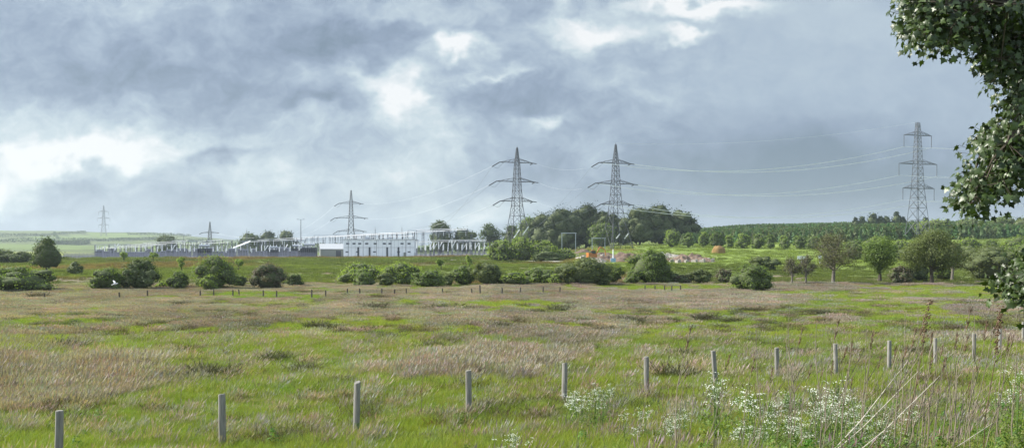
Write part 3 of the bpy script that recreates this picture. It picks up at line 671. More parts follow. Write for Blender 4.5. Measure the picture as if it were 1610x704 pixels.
pC, eC, tC = pylon(1443, 192, 369, 400, 'suspension', 'blue grey suspension pylon standing alone on the right with hanging insulators', R(18), [(.118, 25, 25), (.372, 34, 35), (.588, 27, 30)], bwS, mat='galv')
pD, eD, tD = pylon(552, 298, 402, 690, 'tension', 'mid distance pylon rising behind the white substation building', R(15), [(.21, 18, 15), (.43, 24, 22), (.63, 20, 20)], [(0, .8), (.21, 3), (.43, 4), (.63, 5), (1, 12)], 1.0, 'galv_dark')
pE, eE, tE = pylon(330, 348, 402, 950, 'tension', 'small far pylon behind the left half of the substation', R(10), [(.33, 12, 12), (.62, 14, 14), (.8, 11, 11)], [(0, .6), (.33, 2.6), (1, 5)], 1.5)
pF, eF, tF = pylon(163, 323, 371, 2600, 'suspension', 'faint distant pylon on the green hill at the left', R(15), [(.2, 7, 7), (.42, 9, 9), (.64, 7, 7)], [(0, .6), (.2, 1.6), (.7, 3), (1, 5)], 2.6)

def wire(a, b, sag, r, label, mat='wire', n=26):
    a = Vector(a); b = Vector(b); pts = [a.lerp(b, k/n)-Vector((0, 0, sag*4*(k/n)*(1-k/n))) for k in range(n+1)]
    mb = MB(); o0 = a.copy()
    for p, q in zip(pts[:-1], pts[1:]): mb.bar(p-o0, q-o0, r, n=4, cap=False)
    o = mb.build('power_line', M[mat], None, o0); tag(o, label, 'power line', 'overhead power lines'); return o
lvn = ['top', 'middle', 'bottom']
for k in range(3):
    for sd in (0, 1):
        side = ['left', 'right'][sd]
        a = eB[k*2+sd][2]; b = eC[k*2+sd][1]
        wire(a, b, 6.5, .12 if sd else .10, f'conductor from the right strain pylon\'s {lvn[k]} arm, {side} end, to the suspension pylon')
        q = b+Vector((210, -50, 1.5)); wire(b, q, 5, .05, f'conductor leaving the suspension pylon\'s {lvn[k]} arm, {side} end, towards the right')
    a = eA[k*2+1][2]; b = eB[k*2][1]
    wire(a, b+Vector((-2, 6, 0)), 1.6, .022, f'faint conductor between the {lvn[k]} arms of the two strain pylons')
wire(tB, tC, 3.5, .03, 'thin earth wire joining the tips of right strain and suspension pylons')
for k in range(3):
    wire(eA[k*2][1], P(690-k*30, 361, 470), 2, .045, f'conductor running down from the left strain pylon\'s {lvn[k]} arm to the substation', 'wire_dark')
    wire(eB[k*2][1], P(830-k*14, 372, 430), 1.0, .035, f'conductor dropping from the right strain pylon\'s {lvn[k]} arm to the left', 'wire_dark')
    wire(eA[k*2][1]+Vector((0, 1, .3)), eD[k*2+1][2], 5, .022, f'long conductor from the left strain pylon\'s {lvn[k]} arm to the mid distance pylon')
    wire(eD[k*2][1], P(455+k*12, 370, 620), 2, .03, f'conductor from the mid distance pylon\'s {lvn[k]} arm down to the busbars')
wire(eE[0][1], P(260, 376, 700), 1, .05, 'short conductor left of the small far pylon'); wire(eE[1][1], P(400, 374, 700), 1, .05, 'short conductor right of the small far pylon')

# ------------------------------------------------------------------ substation
def sz(px, Y): return g1((px-CX)/F*Y, Y)
def W(px, Y, h=0): return Vector(((px-CX)/F*Y, Y, sz(px, Y)+h))
def vis(px, py, Y): return P(px, py, Y)
# control building
def white_building():
    Y = 432; s = Y/F; x0, x1 = (540-CX)*s, (651-CX)*s; w = x1-x0; top = CZ+(HY-376.5)*s; zb = sz(595, Y)-.2; h = top-zb; dpt = 16
    o = empty('control_building', ((x0+x1)/2, Y+dpt/2, zb)); tag(o, 'long white two storey control building in front of the substation', 'building')
    mb = MB(); mb.box((0, 0, h/2), (w, dpt, h)); mb.build('wall', M['white'], o)
    mb = MB(); mb.box((0, 0, h+.12), (w+.6, dpt+.6, .24)); mb.build('roof', M['roof'], o)
    for f in (.11, .27, .52, .68): 
        mb = MB(); mb.box((-w/2+w*(f+.1), -dpt/2-.12, h*.29), (.75, .24, h*.56)); mb.build('buttress', M['dark'], o)
    for f in (.03, .12, .2, .3, .42, .55, .63, .8, .9):
        fr = MB(); fr.box((-w/2+w*(f+.03), -dpt/2-.05, h*.77), (1.5, .1, .8)); fo = fr.build('window', M['galv_light'], o)
        pn = MB(); pn.box((-w/2+w*(f+.03), -dpt/2-.115, h*.77), (1.2, .03, .55)); pn.build('pane', M['glass'], fo)
    for f in (.05, .2, .44, .78, .93):
        fr = MB(); fr.box((-w/2+w*f, -dpt/2-.05, h*.3), (1.4, .1, .6)); fo = fr.build('window', M['galv_light'], o)
        pn = MB(); pn.box((-w/2+w*f, -dpt/2-.115, h*.3), (1.1, .03, .4)); pn.build('pane', M['glass'], fo)
    mb = MB(); mb.box((-w/2+w*.87, -dpt/2-.05, 1.1), (1.2, .1, 2.2)); d = mb.build('door', M['shedwall'], o)
    mb = MB(); mb.box((-w/2+w*.87+.45, -dpt/2-.13, 1.05), (.12, .06, .12)); mb.build('handle', M['galv_light'], d)
    mb = MB(); mb.box((0, -dpt/2-.03, h*.55), (w, .06, .12)); mb.build('string_course', M['concrete'], o)
    mb = MB(); [mb.box((-w/2+w*k/18, -dpt/2-.015, h*.5), (.08, .03, h*.98)) for k in range(1, 18)]; mb.build('cladding_joints', M['galv_light'], o)
    for f in (.3, .62):
        mb = MB(); mb.box((w*(f-.5), 0, h+.24+.5), (2.2, 2.2, 1)); mb.build('roof_vent', M['galv_light'], o)
white_building()
def shed(x0p, x1p, yt, Y, label, dpt=10, wm='shedwall'):
    s = Y/F; x0, x1 = (x0p-CX)*s, (x1p-CX)*s; w = x1-x0; zb = sz((x0p+x1p)/2, Y)-.2; h = CZ+(HY-yt)*s-zb; he = h*.62
    o = empty('shed', ((x0+x1)/2, Y+dpt/2, zb), R(14)); tag(o, label, 'shed', 'substation sheds')
    mb = MB(); mb.box((0, 0, he/2), (w, dpt, he))
    n = len(mb.v); mb.v += [(-w/2, -dpt/2, he), (-w/2, dpt/2, he), (-w/2, 0, h-.1), (w/2, -dpt/2, he), (w/2, dpt/2, he), (w/2, 0, h-.1)]; mb.f += [[n, n+2, n+1], [n+3, n+4, n+5]]; mb.mi += [0, 0]
    mb.build('wall', M[wm], o)
    mb = MB()
    for sd in (-1, 1):
        n = len(mb.v); y = sd*(dpt/2+.3)
        mb.v += [(-w/2-.3, y, he-.1), (w/2+.3, y, he-.1), (w/2+.3, 0, h), (-w/2-.3, 0, h), (-w/2-.3, y, he+.1), (w/2+.3, y, he+.1), (w/2+.3, 0, h+.2), (-w/2-.3, 0, h+.2)]
        mb.f += [[n, n+1, n+2, n+3], [n+7, n+6, n+5, n+4], [n, n+4, n+5, n+1], [n+1, n+5, n+6, n+2], [n+3, n+2, n+6, n+7], [n, n+3, n+7, n+4]]; mb.mi += [0]*6
    mb.build('roof', M['roof'], o)
    mb = MB(); mb.box((w*.2, -dpt/2-.06, he*.42), (2.4, .12, he*.8)); mb.build('door', M['dark'], o)
    return o
def line_post():
    o = empty('cable_post', (0, 0, 0)); mb = MB(); mb.bar((0, 0, -.1), (0, 0, 7.5), .13, .1, 6); mb.build('pole', M['galv'], o)
    mb = MB(); mb.box((0, 0, 7.4), (1.8, .2, .2)); mb.build('arm', M['galv_light'], o)
    for k in (-.8, 0, .8): mb = MB(); mb.bar((k, 0, 7.5), (k, 0, 8.4), .12, n=6); mb.build('insulator', M['insul'], o)
    return o
lp0 = line_post()
for i, px in enumerate([548, 571, 592, 615, 638]):
    o = lp0 if i == 0 else None
    if o is None:
        o = lp0.copy(); C.objects.link(o)
        for ch in [k for k in bpy.data.objects if k.parent == lp0]: c = ch.copy(); C.objects.link(c); c.parent = o
    o.location = W(px, 427); o['label'] = f'cable post before the white building, {["first", "second", "third", "fourth", "fifth"][i]} from the left'; o['category'] = 'post'; o['group'] = 'cable posts before the white building'
shed(500, 540, 383.5, 450, 'low grey green shed with a pale pitched roof beside the white building')
shed(566, 590, 379, 560, 'pale roofed hut half hidden behind the left end of the white building')
def lathe(mb, x, y, z0, z1, r, ribs=5):
    for k in range(ribs):
        a = z0+(z1-z0)*k/ribs; b = z0+(z1-z0)*(k+.55)/ribs; mb.bar((x, y, a), (x, y, b), r*1.6, r*1.3, 6); mb.bar((x, y, b), (x, y, z0+(z1-z0)*(k+1)/ribs), r*.8, n=6)
def make_post(h, tilt=0, cap='alum'):
    o = empty('post_insulator', (0, 0, 0))
    mb = MB()
    for a in (-1, 1):
        for b in (-1, 1): mb.bar((a*.28, b*.28, 0), (a*.14, b*.14, h*.5), .07)
    for k in range(3): mb.bar((-.28, -.28, h*k*.15), (.25, -.25, h*(k+1)*.15), .05, n=3); mb.bar((.28, .28, h*k*.15), (-.25, .25, h*(k+1)*.15), .05, n=3)
    mb.box((0, 0, h*.51), (.6, .6, .15)); mb.build('support_frame', M['galv'], o)
    ins = MB(); lathe(ins, 0, 0, h*.52, h*.95, .17); ins.build('insulator', M['insul'], o)
    c = MB(); c.box((0, 0, h*.975), (.5, .5, .2)); c.build('cap', M[cap], o)
    if tilt:
        a = MB(); a.bar((0, 0, h*.55), (1.7, 0, h*.97), .2, n=6); a.build('switch_arm', M['insul'], o)
    return o
def make_gantry(w, h, strings=3, mat='galv'):
    o = empty('gantry', (0, 0, 0)); 
    for sd in (-1, 1):
        mb = MB(); x = sd*w/2; q = .35
        for a in (-1, 1):
            for b in (-1, 1): mb.bar((x+a*q*1.6, b*q*1.6, 0), (x+a*q*.7, b*q*.7, h), .09)
        n = int(h/1.6)
        for k in range(n):
            z0, z1 = h*k/n, h*(k+1)/n; e = q*1.3
            mb.bar((x-e, -e, z0), (x+e*.9, -e*.9, z1), .055, n=3); mb.bar((x-e, e, z0), (x+e*.9, e*.9, z1), .055, n=3)
        mb.build('column', M[mat], o)
    mb = MB()
    for a in (-1, 1):
        for b in (-.4, .4): mb.bar((-w/2, a*.4, h+b), (w/2, a*.4, h+b), .09)
    n = int(w/1.2)
    for k in range(n):
        x0, x1 = -w/2+w*k/n, -w/2+w*(k+1)/n; sg = 1 if k % 2 else -1
        mb.bar((x0, -.4, h-.4*sg), (x1, -.4, h+.4*sg), .055, n=3); mb.bar((x0, .4*sg, h+.4), (x1, -.4*sg, h+.4), .055, n=3)
    mb.build('beam', M['galv_light'], o)
    for k in range(strings):
        im = MB(); x = -w/2+w*(k+.5)/strings; im.bar((x, 0, h-.45), (x, 0, h-2.4), .14, n=6); im.build('insulator_string', M['insul'], o)
    return o
def copy_tree(o, parent=None):
    c = o.copy(); C.objects.link(c)
    if parent: c.parent = parent
    for ch in [k for k in bpy.data.objects if k.parent == o]: copy_tree(ch, c)
    return c
def place(proto, used, px, Y, rz, label, cat, group, sc=1.0):
    o = proto if not used else copy_tree(proto)
    p = W(px, Y); o.location = (p.x, p.y, p.z-.1); o.rotation_euler = (0, 0, rz); o.scale = (1, 1, sc); tag(o, label, cat, group); return o
rnd = random.Random(3)
pp = [make_post(6.2), make_post(6.6, 1), make_post(4.8)]
used = set()
zones_p = [(655, 768, 8, 4, 425, 475, 'in the bright post field right of the white building'), (395, 500, 7, 3, 440, 520, 'among the busbars left of the grey green shed'),
           (255, 385, 9, 3, 450, 560, 'in the middle left part of the substation'), (150, 262, 7, 2, 470, 570, 'at the left end of the substation')]
for (a, b, nx, ny, y0, y1, wh) in zones_p:
    for j in range(ny):
        for i in range(nx):
            k = rnd.choice([0, 1, 2, 0]); px = a+(b-a)*(i+.5*(j % 2)+rnd.uniform(-.1, .1))/nx; Y = y0+(y1-y0)*j/max(1, ny-1)
            place(pp[k], k in used, px, Y, rnd.uniform(-.4, .4), f'{["plain", "armed", "short"][k]} post insulator {wh}', 'insulator post', 'post insulators ' + wh, rnd.uniform(.85, 1.1)); used.add(k)
gn = [make_gantry(16, 12.0), make_gantry(14, 9.0), make_gantry(12, 7.0, 3)]
gt = [(668, 455, 0, .05), (690, 500, 0, .05), (715, 455, 0, .0), (640, 500, 0, .1), (610, 520, 0, .1), (580, 540, 0, .1), (548, 560, 0, .1), (515, 575, 0, .15), (488, 520, 1, .1),
      (460, 560, 1, .1), (430, 520, 1, .2), (400, 580, 1, .1), (372, 600, 1, .2), (345, 540, 1, .0), (318, 600, 1, .15), (290, 560, 1, .1), (262, 610, 2, .1), (238, 560, 2, .1), (212, 600, 2, .15), (188, 570, 2, .1), (165, 600, 2, .1), (741, 470, 2, .1)]
order = sorted(range(len(gt)), key=lambda i: gt[i][0]); rank = {i: r for r, i in enumerate(order)}
ordw = lambda n: ['first', 'second', 'third', 'fourth', 'fifth', 'sixth', 'seventh', 'eighth', 'ninth', 'tenth', 'eleventh', 'twelfth', 'thirteenth', 'fourteenth', 'fifteenth', 'sixteenth', 'seventeenth', 'eighteenth', 'nineteenth', 'twentieth', 'twenty first', 'twenty second', 'twenty third', 'twenty fourth', 'twenty fifth', 'twenty sixth', 'twenty seventh', 'twenty eighth', 'twenty ninth', 'thirtieth', 'thirty first', 'thirty second', 'thirty third', 'thirty fourth', 'thirty fifth', 'thirty sixth'][n]
ug = set()
for i, (px, Y, k, rz) in enumerate(gt):
    place(gn[k], k in ug, px, Y, rz, f'steel lattice gantry over the substation, {ordw(rank[i])} from the left', 'gantry', 'substation gantries'); ug.add(k)
def busbar(pa, pb, label, r=.11, post=0, drop=3.0):
    a, b = Vector(pa), Vector(pb); o = empty('busbar', a); tag(o, label, 'busbar', 'white busbars over the substation')
    mb = MB(); mb.bar((0, 0, 0), b-a, r, n=6); mb.build('tube', M['alum'], o)
    n = max(2, int((b-a).length/10))
    for k in range(n+1):
        p = (b-a)*(k/n); im = MB(); im.bar(p+Vector((0, 0, -.1)), p+Vector((0, 0, -2.2)), .17, n=6); im.bar(p+Vector((0, 0, -2.2)), p+Vector((0, 0, -drop)), .12, n=4)
        im.build('support', M['galv' if k % 2 else 'galv_dark'], o)
    return o
bb = [((735, 359, 446), (655, 361.5, 470)), ((733, 361, 438), (560, 368.5, 545)), ((700, 363, 440), (500, 372, 560)), ((652, 364.5, 445), (480, 374, 575)), ((640, 367, 440), (520, 372.5, 520)),
      ((650, 371, 440), (545, 374, 500)), ((500, 371.5, 520), (405, 377.5, 640)), ((480, 375.5, 480), (385, 380.5, 560)), ((296, 378, 520), (225, 382, 600)), ((292, 381, 480), (200, 385, 600)),
      ((262, 384, 470), (160, 388.5, 600)), ((360, 381, 480), (285, 383.5, 540)), ((350, 377, 520), (310, 380, 600)), ((240, 387, 460), (150, 391, 560)), ((765, 376.5, 430), (655, 378.5, 440)), ((765, 378.5, 445), (655, 380.5, 470))]
for i, (a, b) in enumerate(bb):
    h = P(*a).z-sz(a[0], a[2])
    busbar(P(*a), P(*b), f'white busbar tube {["above the post field", "above the post field"][0] if a[0] > 700 else "above the white building" if a[0] > 600 else "right of the tall lighting mast" if a[0] > 485 else "left of the tall lighting mast" if a[0] > 400 else "over the middle left bays" if a[0] > 300 else "over the far left bays"}, {ordw(i)} from the right', drop=min(h-.3, 5.5))
def transformer(px, Y, label, rz=0, sc=1, first=[None]):
    if first[0] is None:
        o = empty('transformer', (0, 0, 0))
        mb = MB(); mb.box((0, 0, 2.2), (6, 3, 3.6)); mb.box((0, 0, .2), (6.6, 3.6, .4)); mb.build('tank', M['dark'], o)
        mb = MB(); [mb.box((-2.6+k*.75, -1.9, 2.2), (.12, .75, 3)) for k in range(8)]; mb.build('radiator', M['galv'], o)
        mb = MB(); mb.bar((-2.4, 0, 5.3), (2.2, 0, 5.3), .55, n=10); mb.bar((-1.8, 0, 4), (-1.8, 0, 5), .12); mb.bar((1.6, 0, 4), (1.6, 0, 5), .12); mb.build('conservator', M['galv_light'], o)
        for k in range(3): mb = MB(); lathe(mb, -1.6+k*1.6, .9, 4, 6.6, .18); mb.build('bushing', M['insul'], o)
        first[0] = o
    else: o = copy_tree(first[0])
    p = W(px, Y); o.location = p; o.rotation_euler = (0, 0, rz); o.scale = (sc, sc, sc); tag(o, label, 'transformer', 'transformers')
transformer(487, 440, 'dark transformer just left of the grey green shed', .1, 1.1); transformer(468, 455, 'dark transformer at the foot of the tall lighting mast', 0, 1)
transformer(322, 450, 'dark transformer below the small far pylon', .1, 1.05); transformer(430, 470, 'dark transformer between the sloping pale roof and the lighting mast', .2, .9)
# switchgear cabinets, low and grey
def cabinet():
    o = empty('switchgear_cabinet', (0, 0, 0)); mb = MB(); mb.box((0, 0, 1.5), (3.4, 2, 2.8)); mb.build('body', M['fence'], o)
    mb = MB(); mb.box((0, 0, 2.98), (3.7, 2.3, .16)); mb.build('roof', M['galv_light'], o)
    for k in (-1, 1): mb = MB(); mb.box((k*.8, -1.04, 1.4), (1.3, .08, 2.3)); mb.build('door', M['galv'], o)
    mb = MB(); mb.box((0, 0, .08), (3.8, 2.4, .2)); mb.build('plinth', M['concrete'], o); return o
cab = cabinet(); uc = False
for i in range(34):
    px = 155+i*(345/34)+rnd.uniform(-3, 3); o = cab if not uc else copy_tree(cab); uc = True; p = W(px, rnd.uniform(440, 600)); o.location = p; o.rotation_euler = (0, 0, rnd.uniform(-.3, .3)); o.scale = (rnd.uniform(.8, 1.5), 1, rnd.uniform(.8, 1.7))
    tag(o, f'grey switchgear cabinet in the left half of the substation, {ordw(i) if i < 33 else "rightmost"} from the left' if i < 33 else 'grey switchgear cabinet in the left half of the substation, rightmost', 'cabinet', 'switchgear cabinets')
# the bright inclined roof panel
def panel_stand():
    o = empty('inclined_canopy', W(380, 500)); tag(o, 'bright white inclined canopy on legs in the middle of the substation', 'canopy')
    a, b = P(366, 390, 500)-o.location, P(393, 379.5, 500)-o.location
    mb = MB(); n = len(mb.v)
    for q in (a, b):
        for y in (-1.5, 1.5):
            for z in (-.15, .15): mb.v.append((q.x, q.y+y, q.z+z+(y*.35)))
    mb.f += [[0, 1, 3, 2], [4, 6, 7, 5], [0, 4, 5, 1], [2, 3, 7, 6], [1, 5, 7, 3], [0, 2, 6, 4]]; mb.mi += [0]*6; mb.build('sheet', M['alum'], o)
    for t in (.1, .9):
        for y in (-1.2, 1.2):
            p = a.lerp(b, t); mb = MB(); mb.bar((p.x, p.y+y, -.2), (p.x, p.y+y, p.z-.1+y*.35), .12); mb.build('leg', M['galv_light'], o)
panel_stand()
def mast(px, yt, Y, label, lamps=True):
    p = W(px, Y); h = CZ+(HY-yt)*Y/F-p.z; o = empty('lighting_mast', p); tag(o, label, 'mast', 'masts in the substation')
    mb = MB(); mb.bar((0, 0, -.2), (0, 0, h), .26, .13, 8); mb.build('pole', M['galv'], o)
    if lamps:
        for sd in (-1, 1): mb = MB(); mb.bar((0, 0, h-.2), (sd*1.2, 0, h+.1), .06); mb.box((sd*1.4, 0, h+.1), (.9, .5, .25)); mb.build('floodlight', M['galv_light'], o)
    else:
        mb = MB(); mb.bar((0, 0, h), (0, 0, h+1.2), .05); mb.build('rod', M['galv'], o)
mast(473, 345, 470, 'tall dark lighting mast left of the grey green shed'); mast(388, 362, 520, 'thin lightning mast behind the inclined canopy', False)
mast(289, 368, 560, 'thin lightning mast at the right of the copse tree', False); mast(590, 360, 500, 'short lightning mast above the white building', False); mast(632, 358, 520, 'lightning mast above the right end of the white building', False)
mast(395, 398, 424, 'short marker pole in the front palisade', False)
# palisade fences along the front
def palisade(pts, label, h=2.6):
    o = empty('palisade_fence', W(*pts[0])); tag(o, label, 'fence', 'palisade fences round the substation'); L0 = o.location
    pal = MB(); posts = []
    for (a, b) in zip(pts[:-1], pts[1:]):
        A, B = W(*a), W(*b); n = int((B-A).length/.42)
        for k in range(n):
            p = A.lerp(B, k/n); z = g1(p.x, p.y); pal.box((p.x-L0.x, p.y-L0.y, z-L0.z+h/2), (.2, .05, h), top=.7)
            if k % 7 == 0: posts.append((p.x-L0.x, p.y-L0.y, z-L0.z))
    pal.build('pales', M['fence'], o)
    for p in posts[:90]: mb = MB(); mb.box((p[0], p[1]+.1, p[2]+h/2), (.16, .12, h)); mb.build('post', M['galv'], o)
palisade([(100, 470), (300, 428), (498, 419)], 'blue grey palisade fence along the left front of the substation', 2.2); palisade([(652, 419), (768, 419)], 'blue grey palisade fence in front of the post field', 2.0)
# portal frames and odd poles in the works
def portal(px0, px1, yt, yb, label):
    Y = 425; a, b = W(px0, Y), W(px1, Y); h = CZ+(HY-yt)*Y/F-a.z; o = empty('portal_frame', (a+b)/2); o.location.z = a.z; tag(o, label, 'frame', 'steel portal frames'); w = (b-a).length
    for sd in (-1, 1): mb = MB(); mb.box((sd*w/2, 0, h/2-.2), (.32, .32, h+.2)); mb.build('post', M['galv_light'], o)
    mb = MB(); mb.box((0, 0, h+.05), (w+.8, .42, .36)); mb.build('beam', M['galv_light'], o)
portal(883.5, 905, 366.5, 386, 'larger pale steel portal frame in front of the wood'); portal(931, 951, 374.5, 388, 'smaller pale steel portal frame beside the right strain pylon')
Yp = d_at(964, 412); p = W(964, Yp); hp = CZ+(HY-340)*Yp/F-p.z
o = empty('service_pole', p); tag(o, 'slim white sleeved pole with a blue box at its foot', 'pole')
mb = MB(); mb.bar((0, 0, -.1), (0, 0, hp*.28), .15, n=8); mb.build('white_sleeve', M['feather'], o)
mb = MB(); mb.bar((0, 0, hp*.28), (0, 0, hp), .09, .06, 8); mb.build('pole', M['galv'], o)
mb = MB(); mb.box((0, -.3, .5), (1.3, .9, 1.1)); mb.build('box', M['blue'], o)
for (pa, pb, yy, l) in [((944, 377), (958, 364), 425, 'bright inclined insulator stay left of the service pole'), ((960, 378), (968, 366), 425, 'bright inclined insulator stay under the right strain pylon')]: pass
for (a, b, l) in [((808, 374), (817, 361), 'left bright slanting insulator under the left strain pylon'), ((822, 369), (831, 356), 'right bright slanting insulator under the left strain pylon'),
                  ((969, 375), (975, 367), 'left bright slanting insulator under the right strain pylon'), ((982, 375), (989, 366), 'right bright slanting insulator under the right strain pylon')]:
    q0, q1 = P(*a, 425), P(*b, 425); o = empty('slanting_insulator', q0); tag(o, l, 'insulator', 'slanting down lead insulators')
    mb = MB(); n = 9; v = q1-q0
    for k in range(n): mb.bar(v*(k/n), v*((k+.6)/n), .34, .22, 8)
    mb.bar((0, 0, 0), v, .12, n=6); mb.build('disc_string', M['insul'], o)
    mb = MB(); z = g1(q0.x-1, q0.y)-q0.z; mb.bar((0, 0, 0), (-1.5, 0, z), .05, n=4); mb.build('down_lead', M['wire_dark'], o)
    mb = MB(); top = Vector((813 if a[0] < 900 else 968, 0, 0)); tp_ = P(top.x, 320, 428)-q0; mb.bar(v, tp_, .05, n=4); mb.build('up_lead', M['wire_dark'], o)

# ------------------------------------------------------------------ building works
def heap(px, py, w, h, mat, label, seed, name='spoil_heap', Y=None, flat=.7):
    Y = Y or d_at(px, py); p = W(px, Y); rg = np.random.default_rng(seed); nu, nv = 40, 16
    U, Vv = np.meshgrid(np.linspace(0, 2*np.pi, nu+1)[:-1], np.linspace(0, 1, nv)); rr = 1-Vv
    nz = fbm(np.cos(U)*2.5*rr+5+seed, np.sin(U)*2.5*rr+5, seed, 4)-.5
    ht = h*(1-rr**1.4)*(1+nz*2.4) if name == 'spoil_heap' else h*np.sqrt(np.clip(1-rr**2.6, 0, 1))*(1+nz*.5); k = 1+nz*.35
    V = np.stack([np.cos(U)*rr*w/2*k, np.sin(U)*rr*w/2*flat*k, ht-.1], -1).reshape(-1, 3)
    i, j = np.meshgrid(np.arange(nv-1), np.arange(nu), indexing='ij')
    Fq = np.stack([i*nu+j, i*nu+(j+1) % nu, (i+1)*nu+(j+1) % nu, (i+1)*nu+j], -1).reshape(-1, 4)
    o = npmesh(name, V, Fq, M[mat]); o.location = p; tag(o, label, 'heap' if 'heap' in name else name.replace('_', ' '), 'heaps on the building works'); return o
hs = [(915, 399, 9, 1.6, 'soil', 'long brown spoil heap behind the portal frames\' foot'), (925, 406, 7, 1.2, 'rubble', 'pale rubble heap left of the orange digger'), (948, 402, 8, 1.6, 'soil', 'brown spoil heap just right of the orange digger'),
 (955, 411, 8, 1.5, 'soil', 'dark brown spoil heap at the foot of the service pole'), (940, 413, 6, 1.1, 'rubble', 'pale rubble heap in front of the orange digger'), (985, 407, 9, 1.9, 'soil', 'brown spoil heap left of the big round tree'), (975, 411, 5, 1.2, 'clay', 'reddish heap between the service pole and the big round tree'),
 (1060, 411, 9, 2.0, 'soil', 'dark brown spoil heap right of the big round tree'), (1072, 412, 7, 1.7, 'clay', 'reddish spoil heap in the middle of the right hand heaps'), (1088, 411, 9, 1.9, 'clay', 'orange clay heap with scrub on it'), (1102, 412, 7, 1.4, 'clay', 'low orange clay heap ending the row'),
 (1050, 405, 9, 1.2, 'rubble', 'pale grey rubble bank behind the spoil heaps')]
for i, (px, py, w, h, m, l) in enumerate(hs): heap(px, py, w*1.2, h*.85, m, l, 900+i)
def rubbleblock(px, py, w, label, i):
    Y = d_at(px, py); p = W(px, Y); mb = MB(); mb.box((0, 0, .4), (w, 1.2, .9), .2*i, .8); mb.box((w*.3, .2, .9), (w*.4, .8, .3), .5*i, .7)
    o = mb.build('concrete_block', M['rubble'], None, p); tag(o, label, 'block', 'pale blocks on the building works')
for i, px in enumerate([908, 916, 925, 934, 947, 962, 980, 992, 1047, 1056, 1066, 1079, 1092, 1104, 1113, 1120]): rubbleblock(px, [404, 407, 406, 411, 404, 409, 410, 407, 410, 413, 414, 414, 413.5, 413, 411, 412][i], rnd.uniform(.8, 1.7), 'pale broken concrete block lying on the building works', i)
def digger(px, py, label):
    Y = d_at(px, py); o = empty('digger', W(px, Y), R(20)); tag(o, label, 'digger')
    mb = MB()
    for sd in (-1, 1): mb.box((0, sd*.95, .42), (3.2, .5, .6), 0, .92)
    mb.build('tracks', M['rubber'], o)
    mb = MB(); mb.box((-.2, 0, 1.25), (2.7, 2, .8)); mb.box((-1, 0, 1.9), (1.1, 1.9, .6)); mb.build('body', M['orange'], o)
    mb = MB(); mb.box((.55, .45, 2.3), (1.1, 1, 1.4)); c = mb.build('cab', M['orange'], o); mb = MB(); mb.box((.56, .44, 2.35), (1.14, 1.04, .9)); mb.build('window', M['glass'], c)
    mb = MB(); mb.tube([(1, -.3, 1.5), (2.4, -.3, 3.9), (4, -.3, 3.1)], [.22, .2, .16], 4); mb.build('boom', M['orange'], o)
    mb = MB(); mb.bar((4, -.3, 3.2), (4.4, -.3, 1.1), .15); mb.build('stick', M['orange'], o); mb = MB(); mb.box((4.3, -.3, .8), (.8, .9, .7), 0, .6); mb.build('bucket', M['galv'], o)
digger(931, 409, 'small orange tracked digger among the spoil heaps')
p = heap(1129.5, 399, 5.0, 3.0, 'straw', 'dome shaped orange straw stack alone on the bright green field', 77, 'straw_stack', flat=.9); p['group'] = 'straw stacks'; p['category'] = 'straw stack'; del p['group']
def person(px, py, label, col):
    Y = d_at(px, py); p = W(px, Y); me = bpy.data.meshes.new('person')
    J = [((0, 0, .95), .15), ((0, 0, 1.2), .16), ((0, 0, 1.45), .15), ((0, 0, 1.56), .06), ((0, 0, 1.68), .1), ((0, 0, 1.76), .075),
         ((-.2, 0, 1.42), .06), ((-.25, .03, 1.15), .05), ((-.24, -.05, .88), .035), ((.2, 0, 1.42), .06), ((.26, .03, 1.15), .05), ((.22, -.1, .92), .035),
         ((-.1, 0, .85), .09), ((-.11, -.02, .48), .065), ((-.11, .02, .06), .05), ((-.11, -.14, .03), .04), ((.1, 0, .85), .09), ((.12, -.03, .48), .065), ((.13, .02, .06), .05), ((.13, -.14, .03), .04)]
    E = [(0, 1), (1, 2), (2, 3), (3, 4), (4, 5), (2, 6), (6, 7), (7, 8), (2, 9), (9, 10), (10, 11), (0, 12), (12, 13), (13, 14), (14, 15), (0, 16), (16, 17), (17, 18), (18, 19)]
    me.from_pydata([j[0] for j in J], E, []); o = bpy.data.objects.new('person', me); C.objects.link(o); o.location = p
    sk = o.modifiers.new('skin', 'SKIN'); me.materials.append(M[col])
    for v, j in zip(me.skin_vertices[0].data if me.skin_vertices else [], J): v.radius = (j[1], j[1]*.8)
    o.modifiers.new('sub', 'SUBSURF').levels = 1; tag(o, label, 'person')
# small pale posts standing up in the works
def marker(px, yt, yb, label, w=.35):
    Y = d_at(px, yb); p = W(px, Y); h = max(1.2, CZ+(HY-yt)*Y/F-p.z); o = empty('marker_board', p); tag(o, label, 'board')
    mb = MB(); mb.bar((0, 0, -.1), (0, 0, h), .09, n=6); mb.build('post', M['galv_light'], o); mb = MB(); mb.box((0, -.13, h-.5), (w*2.4, .08, .9)); mb.build('panel', M['white'], o)
marker(1041, 396, 403, 'small pale board at the right shoulder of the big round tree'); marker(1260, 402, 414, 'pale blue board among the twiggy saplings', .9); marker(1289, 401, 414, 'narrow white board left of the bare spreading tree', .35)

